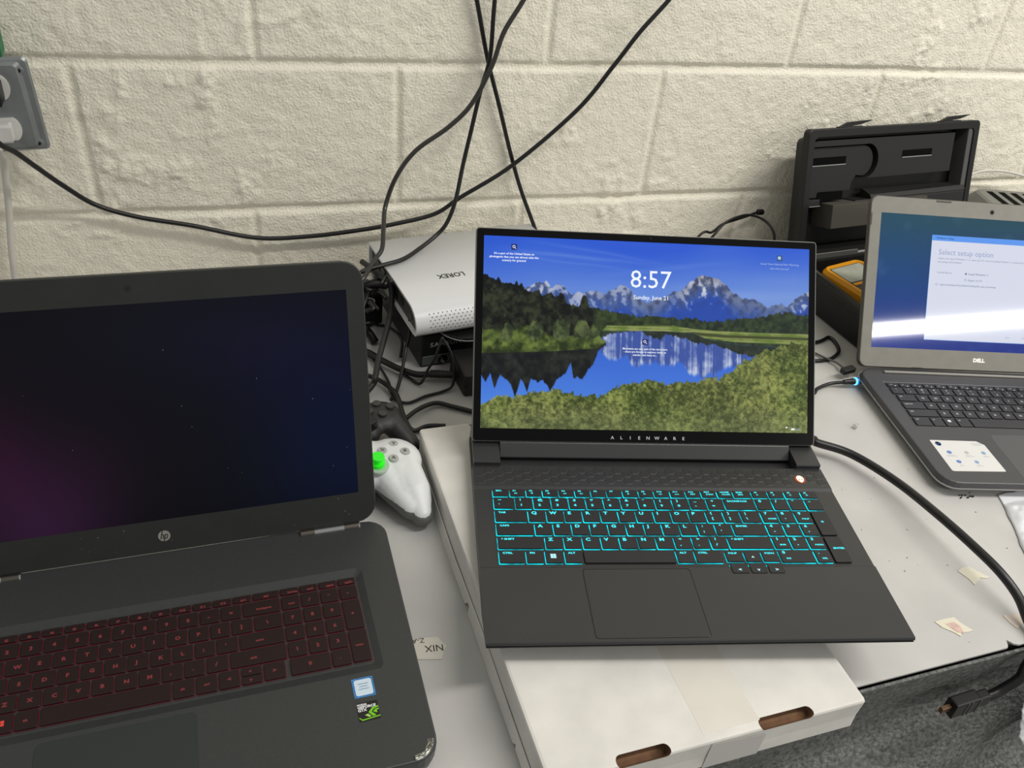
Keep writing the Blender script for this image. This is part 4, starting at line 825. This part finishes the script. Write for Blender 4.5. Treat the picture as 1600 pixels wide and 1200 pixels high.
cable([(.3434, -.3567, -.3192), (.3593, -.3441, -.3192), (.3768, -.3342, -.3202), (.3922, -.3304, -.3222), (.4108, -.3405, -.3232), (.4339, -.3553, -.3232), (.4544, -.3669, -.3232), (.50, -.39, -.3232)], .0030, 'black cord arching over the table just behind the white box')
cable([(.28, -.18, -.30), (.3256, -.1856, -.2872), (.3432, -.1777, -.2972), (.3600, -.181, -.3012), (.3700, -.2091, -.3022), (.366, -.225, -.322)], .0022, 'thin black cord curling under the recorder end')
pl_ = thing('wall_plug', 'small white plug standing in the cable tangle left of the recorder', 'plug', loc=(.3370, -.1180, -.3272), rz=math.radians(25))
MB().box(-.011, .013, -.014, .014, .0505, .0800, 0, .003, .004).build('case', mat('plug_cream', (196, 194, 184), .45), pl_)
MB().box(-.016, .018, -.020, .020, 0, .0500, 0, .003, .004).build('power_brick', blk, pl_)
b = MB(); rs_ = np.random.RandomState(3)
for k in range(7):
    p0 = Vector((.318+.03*rs_.rand(), -.165+.03*rs_.rand(), -.262+.02*rs_.rand())); pts = [p0]
    for j in range(5): pts.append(pts[-1]+Vector((rs_.uniform(-.012, .016), rs_.uniform(-.02, .012), rs_.uniform(-.010, .008))))
    b.tube([tuple(q) for q in pts], .0024, 8, 0, 5)
b.tube([(.31, -.15, -.262), (.332, -.150, -.250), (.350, -.152, -.247), (.360, -.153, -.249)], .0065, 10, 0, 5)
b.tube([(.31, -.16, -.29), (.33, -.17, -.31), (.34, -.18, -.3245)], .006, 10, 0, 5)
o = b.build('bundled_cords', blk); tag(o, 'knotted bunch of black cords and plugs at the recorder ports', 'cables'); o['kind'] = 'stuff'
# ================================================================== OUTLET
gal = mat('galvanised_steel', (146, 150, 150), .38, .55, noise=(60, .12), bump=(30, .1, .001))
ob = thing('outlet_box', 'grey steel outlet box with white sockets, mounted high on the wall at the left edge', 'outlet', loc=(-.0880, -.0005, -.0375))
ob.rotation_euler = (0, math.radians(-3.0), 0)
MB().box(-.044, .038, -.043, 0, -.050, .040, 0, .001, .002).build('back_box', gal, ob)
b = MB()
def xzloop(w, h, r, y, cx=0, cz=0): return [(cx+x, y, cz+z) for x, z, _ in rr(0, 0, w, h, r, 0)]
b.loops([xzloop(.102, .109, .006, -.043), xzloop(.1025, .110, .006, -.0455), xzloop(.098, .105, .005, -.0480), xzloop(.086, .100, .004, -.0485), xzloop(.076, .094, .004, -.0515)], 0)
b.build('cover_plate', gal, ob)
for x, z in ((.0405, .0405), (.0405, -.0460), (-.0405, .0405), (-.0405, -.0460)): MB().cyl((x, -.0480, z), .0052, 0, .0022, 18, 0, ax=1, b=.0008).cyl((x, -.0500, z), .0022, 0, .0004, 12, 1, ax=1).build('screw', [gal, blk], ob)
for z in (.0235, -.0255):
    b = MB(); b.loops([[(.009+.0182*math.cos(k/28*6.2832), y, z+max(-.0135, min(.0135, .0182*math.sin(k/28*6.2832)))) for k in range(28)] for y in (-.0510, -.0540)], 0)
    f_ = b.build('socket', mat('socket_white', (214, 213, 208), .35), ob)
    MB().box(.0020, .0032, -.0543, -.0538, z-.001, z+.007).build('slot', blk, f_); MB().box(.0140, .0152, -.0543, -.0538, z-.001, z+.006).build('slot', blk, f_)
pg = thing('wall_plug', 'black plug in the upper socket of the steel outlet box', 'plug', loc=(-.0840, -.0556, -.0140))
MB().box(-.016, .0150, -.026, 0, -.0130, .0130, 0, .003).build('body', cbl, pg); MB().cyl((-.004, -.026, 0), .007, 0, .016, 18, ax=1, r1=.004).build('strain_relief', cbl, pg)
cable([(-.0880, -.097, -.0140), (-.0885, -.105, -.028), (-.0870, -.100, -.045)], .0032, 'short black cord bend at the upper plug of the steel outlet box')
pg = thing('wall_plug', 'white plug in the lower socket of the steel outlet box', 'plug', loc=(-.0815, -.0556, -.0625))
MB().box(-.013, .0135, -.0150, 0, -.0110, .0110, 0, .003).build('body', mat('socket_white', (214, 213, 208), .35), pg)
gr = MB().box(-.100, -.0640, -.046, -.020, .0175, .062, 0, .002).build('green_tag', mat('tag_green', (18, 110, 62), .5)); tag(gr, 'green plastic tag on top of the steel outlet box', 'tag')

# ================================================================== OPEN METER CASE
cb = mat('case_black', (22, 22, 22), .5, spec=.35, bump=(500, .1, .0004)); cbd = mat('case_inner', (31, 31, 30), .55, spec=.35, bump=(500, .12, .0004)); cdk = mat('case_deep', (3, 3, 3), .8, spec=.1)
foamg = mat('grey_foam', (76, 74, 67), .85, spec=.2); hil = mat('pale_edge', (150, 152, 150), .3)  # pale grey for the thin strips along slots and ledges, and the hinge pin
tc_ = thing('tool_case', 'open black plastic case with moulded compartments, lid leaning back towards the wall', 'case', M=frame((1.04873, -.13617, ZT), (math.cos(.08935), math.sin(.08935), 0), (-math.sin(.08935), math.cos(.08935), 0), (0, 0, 1)))
# tray
b = MB()
TR = lambda i, z, r=.010: rr(.190, -.1050, .380-2*i, .2000-2*i, r, z)
b.loops([TR(.006, 0), TR(.002, .004), TR(0, .050), TR(-.003, .052), TR(-.003, .0600), TR(-.001, .0620), TR(.006, .0620), TR(.007, .050), TR(.010, .012)], 0); b.build('tray', cb, tc_)
b = MB(); b.box(.012, .368, -.1930, -.0170, .0125, .0360, 0, .002); b.build('tray_insert', foamg, tc_)
MB().box(.012, .027, -.1930, -.0170, .0362, .0540, 0, .003).build('tray_foam', foamg, tc_); MB().box(.200, .368, -.1930, -.0170, .0362, .0540, 0, .003).build('tray_foam', foamg, tc_)
# lid, built in its own plane (x, up, towards the viewer)
t_ = .3148
LMc = Matrix.Translation((0, 0, .062)) @ lid_matrix(t_)
b = MB(); LR = lambda i, z, r=.008: rr(.190, .1035, .380-2*i, .207-2*i, r, z)
b.loops([LR(.022, -.0460, .01), LR(.016, -.0450, .01), LR(.010, -.0180), LR(.009, -.0150), LR(.003, -.0150), LR(0, -.0130), LR(0, -.001), LR(.0015, 0), LR(.0125, 0), LR(.0135, -.003), LR(.015, -.0330)], 0)
lid = b.build('lid', cb, tc_, LMc)
b = MB()
# raised moulded inner panel with a round nose, upper right; lower block; slots
arc_ = [(.1370+.0205*math.cos(math.radians(a)), .1525+.0260*math.sin(math.radians(a))) for a in range(80, -81, -10)]
top_ = [(.0170, .1785)]+arc_+[(.1440, .1250)]
pan = [(.016, .1790), (.1290, .1790)]+[(.1330+.0250*math.cos(math.radians(a)), .1520+.0275*math.sin(math.radians(a))) for a in range(85, -86, -10)]+[(.1450, .1238), (.3280, .1238), (.3290, .1880), (.0240, .1880), (.016, .1860)]
def xy(pts, z): return [(x, y, z) for x, y in pts]
b.loops([xy(pan, -.0325), xy(pan, -.0065)], 0)
nose = [(.016, .1765), (.1290, .1765)]+[(.1290+.0225*math.cos(math.radians(a)), .1515+.0245*math.sin(math.radians(a))) for a in range(80, -81, -10)]+[(.118, .1290), (.110, .1180), (.108, .1060), (.016, .1060)]
b.loops([xy(nose, -.0325), xy(nose, -.0120)], 0)
low = [(.016, .0975), (.040, .0975), (.040, .1060), (.016, .1060)]; b.loops([xy(low, -.0325), xy(low, -.0120)], 0)
b.build('inner_panel', cbd, lid)
for sx0, sx1, sy0, sy1 in ((.0170, .0925, .1487, .1612), (.2110, .2790, .1533, .1645)):
    b = MB()
    zt_ = -.0115 if sx0 < .1 else -.0060
    b.box(sx0, sx1, sy0, sy1, zt_-.0010, zt_)
    b.box(sx0, sx1, sy0-.0010, sy0+.0004, zt_, zt_+.0006, 1); b.build('slot', [cdk, hil], lid)
MB().box(.0390, .0920, .0910, .1050, -.0125, -.0105).build('slot', [cdk, hil], lid)
b = MB(); b.box(.0500, .2600, .0490, .0880, -.0320, .0150, 0, .001); b.build('foam_block', foamg, lid)
b = MB(); b.loops([[(.1450, .0900, -.032), (.3640, .0900, -.032), (.3640, .1010, -.022), (.1450, .1040, -.022)], [(.1450, .0900, .002), (.3640, .0900, .002), (.3640, .0980, -.002), (.1450, .0960, -.002)]]); b.box(.1100, .3640, .056, .0895, -.030, .002, 0, .002); b.build('moulded_block', cbd, lid)
MB().box(.0130, .0380, .0855, .0955, -.0200, -.0030, 0, .0008).box(.016, .0388, .0846, .0856, -.0031, -.0020, 1).build('ledge', [cbd, hil], lid)
MB().box(.018, .130, -.0030, .0065, -.0150, .0020, 0, .001).box(.018, .126, .0060, .0068, .0012, .0024, 1).build('ledge', [mat('ledge_grey', (70, 72, 70), .4), hil], lid)
b = MB(); b.box(.356, .367, .090, .196, -.030, -.002, 0, .0015); b.build('side_rib', mat('rib_pale', (78, 78, 76), .5), lid)
for xa in (.062, .284):
    b = MB(); b.box(xa, xa+.050, .2045, .2085, -.010, -.002, 0, .0010)
    b.add([(xa-.004, .206, -.008), (xa+.020, .2150, -.008), (xa+.070, .2170, -.008), (xa+.046, .2110, -.008), (xa-.004, .206, -.002), (xa+.020, .2150, -.002), (xa+.070, .2170, -.002), (xa+.046, .2110, -.002)], [(0, 1, 2, 3), (7, 6, 5, 4), (0, 4, 5, 1), (1, 5, 6, 2), (2, 6, 7, 3), (3, 7, 4, 0)])
    b.build('latch', cb, lid)
MB().cyl((.030, .0015, .0625), .0028, 0, .320, 14, ax=0).build('hinge_pin', hil, tc_)
# yellow multimeter lying in the tray
yel = mat('meter_yellow', (236, 160, 20), .45, bump=(300, .05, .0004))
mt = thing('multimeter', 'yellow and grey multimeter lying in the open black case', 'multimeter', M=frame((1.1400, -.2400, ZT+.0367), (.975, .222, 0), (-.222, .975, 0), (0, 0, 1)))
b = MB(); MR = lambda i, z, r: rr(0, 0, .094-2*i, .176-2*i, r, z)
b.loops([MR(.004, .0003, .010), MR(0, .005, .014), MR(0, .020, .014), MR(.003, .0265, .013), MR(.007, .0270, .010), MR(.0085, .0235, .008)], 0); b.build('holster', yel, mt)
MB().box(-.0385, .0385, -.0790, .0790, .0236, .0245, 0, .0004, .006).build('face', mat('meter_face', (72, 72, 68), .4), mt)
MB().box(-.0350, .0350, .0330, .0760, .0246, .0258, 0, .0005, .003).build('display', mat('meter_display', (176, 180, 166), .15, noise=(30, .3)), mt)
MB().box(-.034, .034, .0235, .0300, .0246, .0256, 0, .0004, .002).build('label_band', yel, mt)
b = MB().cyl((0, -.018, .0245), .0200, 0, .006, 36, b=.001); b.box(-.0025, .0025, -.036, 0, .0300, .0345, 0, .001); b.build('dial', blk, mt)

# ventilated grey box right of the case
vg = thing('charger_box', 'grey slotted box behind the right laptop, right of the open case', 'box', loc=(1.545, -.105, ZT), rz=math.radians(-14))
b = MB(); b.loops([rr(0, 0, .19, .150, .02, 0), rr(0, 0, .19, .150, .02, .095), rr(0, .004, .150, .120, .02, .1220), rr(0, .006, .140, .110, .018, .1245)]); b.build('case', mat('charger_grey', (118, 118, 112), .5), vg)
b = MB()
for k in range(5):
    x = -.055+k*.024; b.add([(x, .050, .1252), (x+.012, .050, .1252), (x+.018, -.035, .1252), (x+.006, -.035, .1252)], [(0, 1, 2, 3)]); b.add([(x, .050, .1249), (x+.012, .050, .1249), (x+.018, -.035, .1249), (x+.006, -.035, .1249)], [(3, 2, 1, 0)])
b.build('vent_slot', cdk, vg)
cable([(1.44, -.03, -.218), (1.455, -.026, -.185), (1.49, -.024, -.172), (1.54, -.024, -.172), (1.60, -.028, -.182), (1.66, -.03, -.20), (1.70, -.04, -.30)], .0022, 'thin white cord arching over the grey slotted box', wht)

# ================================================================== SCRAPS ON THE TABLE
def scrap(name, pts, label, cat, m_, h=.0006, curl=0):
    cx = sum(p[0] for p in pts)/len(pts); cy = sum(p[1] for p in pts)/len(pts); o = thing(name, label, cat, loc=(cx, cy, ZT+.0002))
    q = [(x-cx, y-cy) for x, y in pts]; n = len(q); b = MB()
    b.loops([[(x, y, 0) for x, y in q], [(x, y, h+curl*(k % 3)) for k, (x, y) in enumerate(q)]], 0); return o, b
o, b = scrap('masking_tape', [(.8985, -.7265), (.9070, -.7235), (.9165, -.7240), (.9225, -.7330), (.9310, -.7432), (.9240, -.7432), (.9180, -.7405), (.9130, -.7440), (.9035, -.7480), (.9030, -.7390)], 'cream scrap of masking tape under the sweep of the thick cable', 'tape', None)
b.build('tape', mat('tape_cream', (214, 209, 190), .6, bump=(80, .3, .001)), o)
o, b = scrap('masking_tape', [(.8200, -.7797), (.8330, -.7790), (.8459, -.7799), (.8480, -.7880), (.8550, -.7995), (.8480, -.8000), (.8400, -.7985), (.8352, -.8025), (.8310, -.7960), (.8230, -.7880)], 'torn tape scrap with a pink stain near the front edge', 'tape', None)
b.build('tape', mat('tape_cream', (214, 209, 190), .6, bump=(80, .3, .001)), o)
b = MB(); b.loops([[(x, y, z) for x, y in ((-.008, .0060), (.003, .0060), (.006, -.001), (.004, -.009), (-.003, -.006))] for z in (.0007, .0009)]); b.build('pink_stain', mat('tape_pink', (208, 178, 168), .6, noise=(140, .25)), o)
o, b = scrap('masking_tape', [(.9034, -.7910), (.9180, -.7930), (.9330, -.7950), (.9280, -.8010), (.9160, -.8060), (.9068, -.8097), (.9040, -.8020)], 'curled tape scrap where the thick cable meets the front edge', 'tape', None, .0007)
b.build('tape', mat('tape_pale_pink', (214, 202, 190), .6, bump=(80, .3, .001), noise=(60, .15)), o)
o, b = scrap('masking_tape', [(.2580, -.6690), (.2743, -.6742), (.2900, -.6735), (.3037, -.6760), (.3060, -.6820), (.3095, -.6877), (.3050, -.6930), (.3011, -.7010), (.2776, -.6955), (.2600, -.6900)], 'strip of tape with black handwriting right of the left laptop', 'tape', None)
b.build('tape', mat('tape_greyed', (206, 203, 190), .6, bump=(80, .2, .001)), o)
b = MB(); ink = mat('marker_ink', (30, 28, 26), .7)
put_text(b, 'NIX', .0180, -.0010, .0008, .0105, 'LEFT', 0, .0, 1, math.pi-.12); put_text(b, 'Z-A', .0020, .0100, .0008, .0075, 'LEFT', 0, .0, 1, math.pi-.12); b.build('handwriting', ink, o)
o = thing('screw', 'tiny shiny screw lying on the table between the centre and right laptops', 'screw', loc=(.9368, -.4790, ZT+.0003), rz=.5)
scr_ = mat('bright_steel', (225, 225, 225), .3, .5); MB().cyl((0, 0, .0036), .0036, 0, .0024, 18, ax=0, b=.0006).build('head', scr_, o); MB().tube([(.002, 0, .0030), (.011, 0, .0020)], .0015, 8, 0, 1).build('shank', scr_, o)
rs_ = np.random.RandomState(12); b = MB()
for k in range(9):
    x, y = rs_.uniform(-.011, .011), rs_.uniform(-.004, .004); s_ = rs_.uniform(.0006, .0014)
    b.loops([[(x+s_*math.cos(a+k)*1.5, y+s_*math.sin(a+k)*.8, z) for a in (0, 1, 2.3, 3.3, 4.2, 5.3)] for z in (0, .0012)])
o = b.build('crumbs', mat('crumb_black', (34, 32, 30), .9)); o.location = (1.0010, -.6240, ZT+.0002); tag(o, 'dark crumbs of debris in front of the right laptop', 'debris'); o['kind'] = 'stuff'
b = MB()
for k in range(34):
    x, y = rs_.uniform(.70, 1.0), rs_.uniform(-.82, -.55); s_ = rs_.uniform(.0003, .0008)
    b.loops([[(x+s_*math.cos(a+k)*1.3, y+s_*math.sin(a+k), ZT+z) for a in (0, 1.2, 2.5, 3.7, 5)] for z in (.0001, .0005)])
o = b.build('dust_specks', mat('speck', (120, 116, 108), .9)); tag(o, 'small grey specks of dust scattered on the right part of the table', 'dust'); o['kind'] = 'stuff'
# white plastic bag by the right laptop
def film(name, label, nx_, ny_, fn, seed, m_):
    u, v = np.meshgrid(np.linspace(0, 1, nx_), np.linspace(0, 1, ny_)); n = rand_noise(nx_, ny_, 7, seed, 3, .6); r_ = 1-np.abs(rand_noise(nx_, ny_, 6, seed+1, 3, .55))*2
    X, Y, Z = fn(u, v, n, r_); o = grid_mesh(name, X, Y, Z, m_); s_ = o.modifiers.new('s', 'SOLIDIFY'); s_.thickness = .0006; tag(o, label, 'bag'); return o
bagm = mat('white_film', (222, 224, 228), .22, bump=(60, .3, .002), spec=.7)
def f1(u, v, n, r_):
    left = np.interp(v, [0, .25, .5, .75, 1], [.0, .001, -.002, -.014, -.028]); y = -.632-.124*v
    x0_ = np.interp(v, [0, .2, .4, .6, .8, 1], [1.046, 1.036, 1.024, 1.010, .998, .990])
    X = x0_+u*.20; Z = ZT+.001+np.clip(u*6, 0, 1)**.7*(.011+.006*n+.006*np.clip(r_, 0, 1)); return X, y+.002*n, np.minimum(np.maximum(Z, ZT+.001), ZT+.0012+.019*np.clip(v*4-.55, 0, 1))
film('plastic_bag', 'crumpled white plastic bag poking out under the front of the right laptop', 90, 70, f1, 301, bagm)
def f2(u, v, n, r_):
    x0_ = np.interp(v, [0, .1, .3, .6, .85, 1], [.914, .9020, .9030, .9170, .9470, .974]); X = x0_+u*.12
    return X, -.8520-.030*v-.002*np.clip(r_, 0, 1)-.010*u, -.350-.150*v
film('plastic_bag', 'strip of white plastic film hanging in front of the grey felt', 60, 60, f2, 311, bagm)
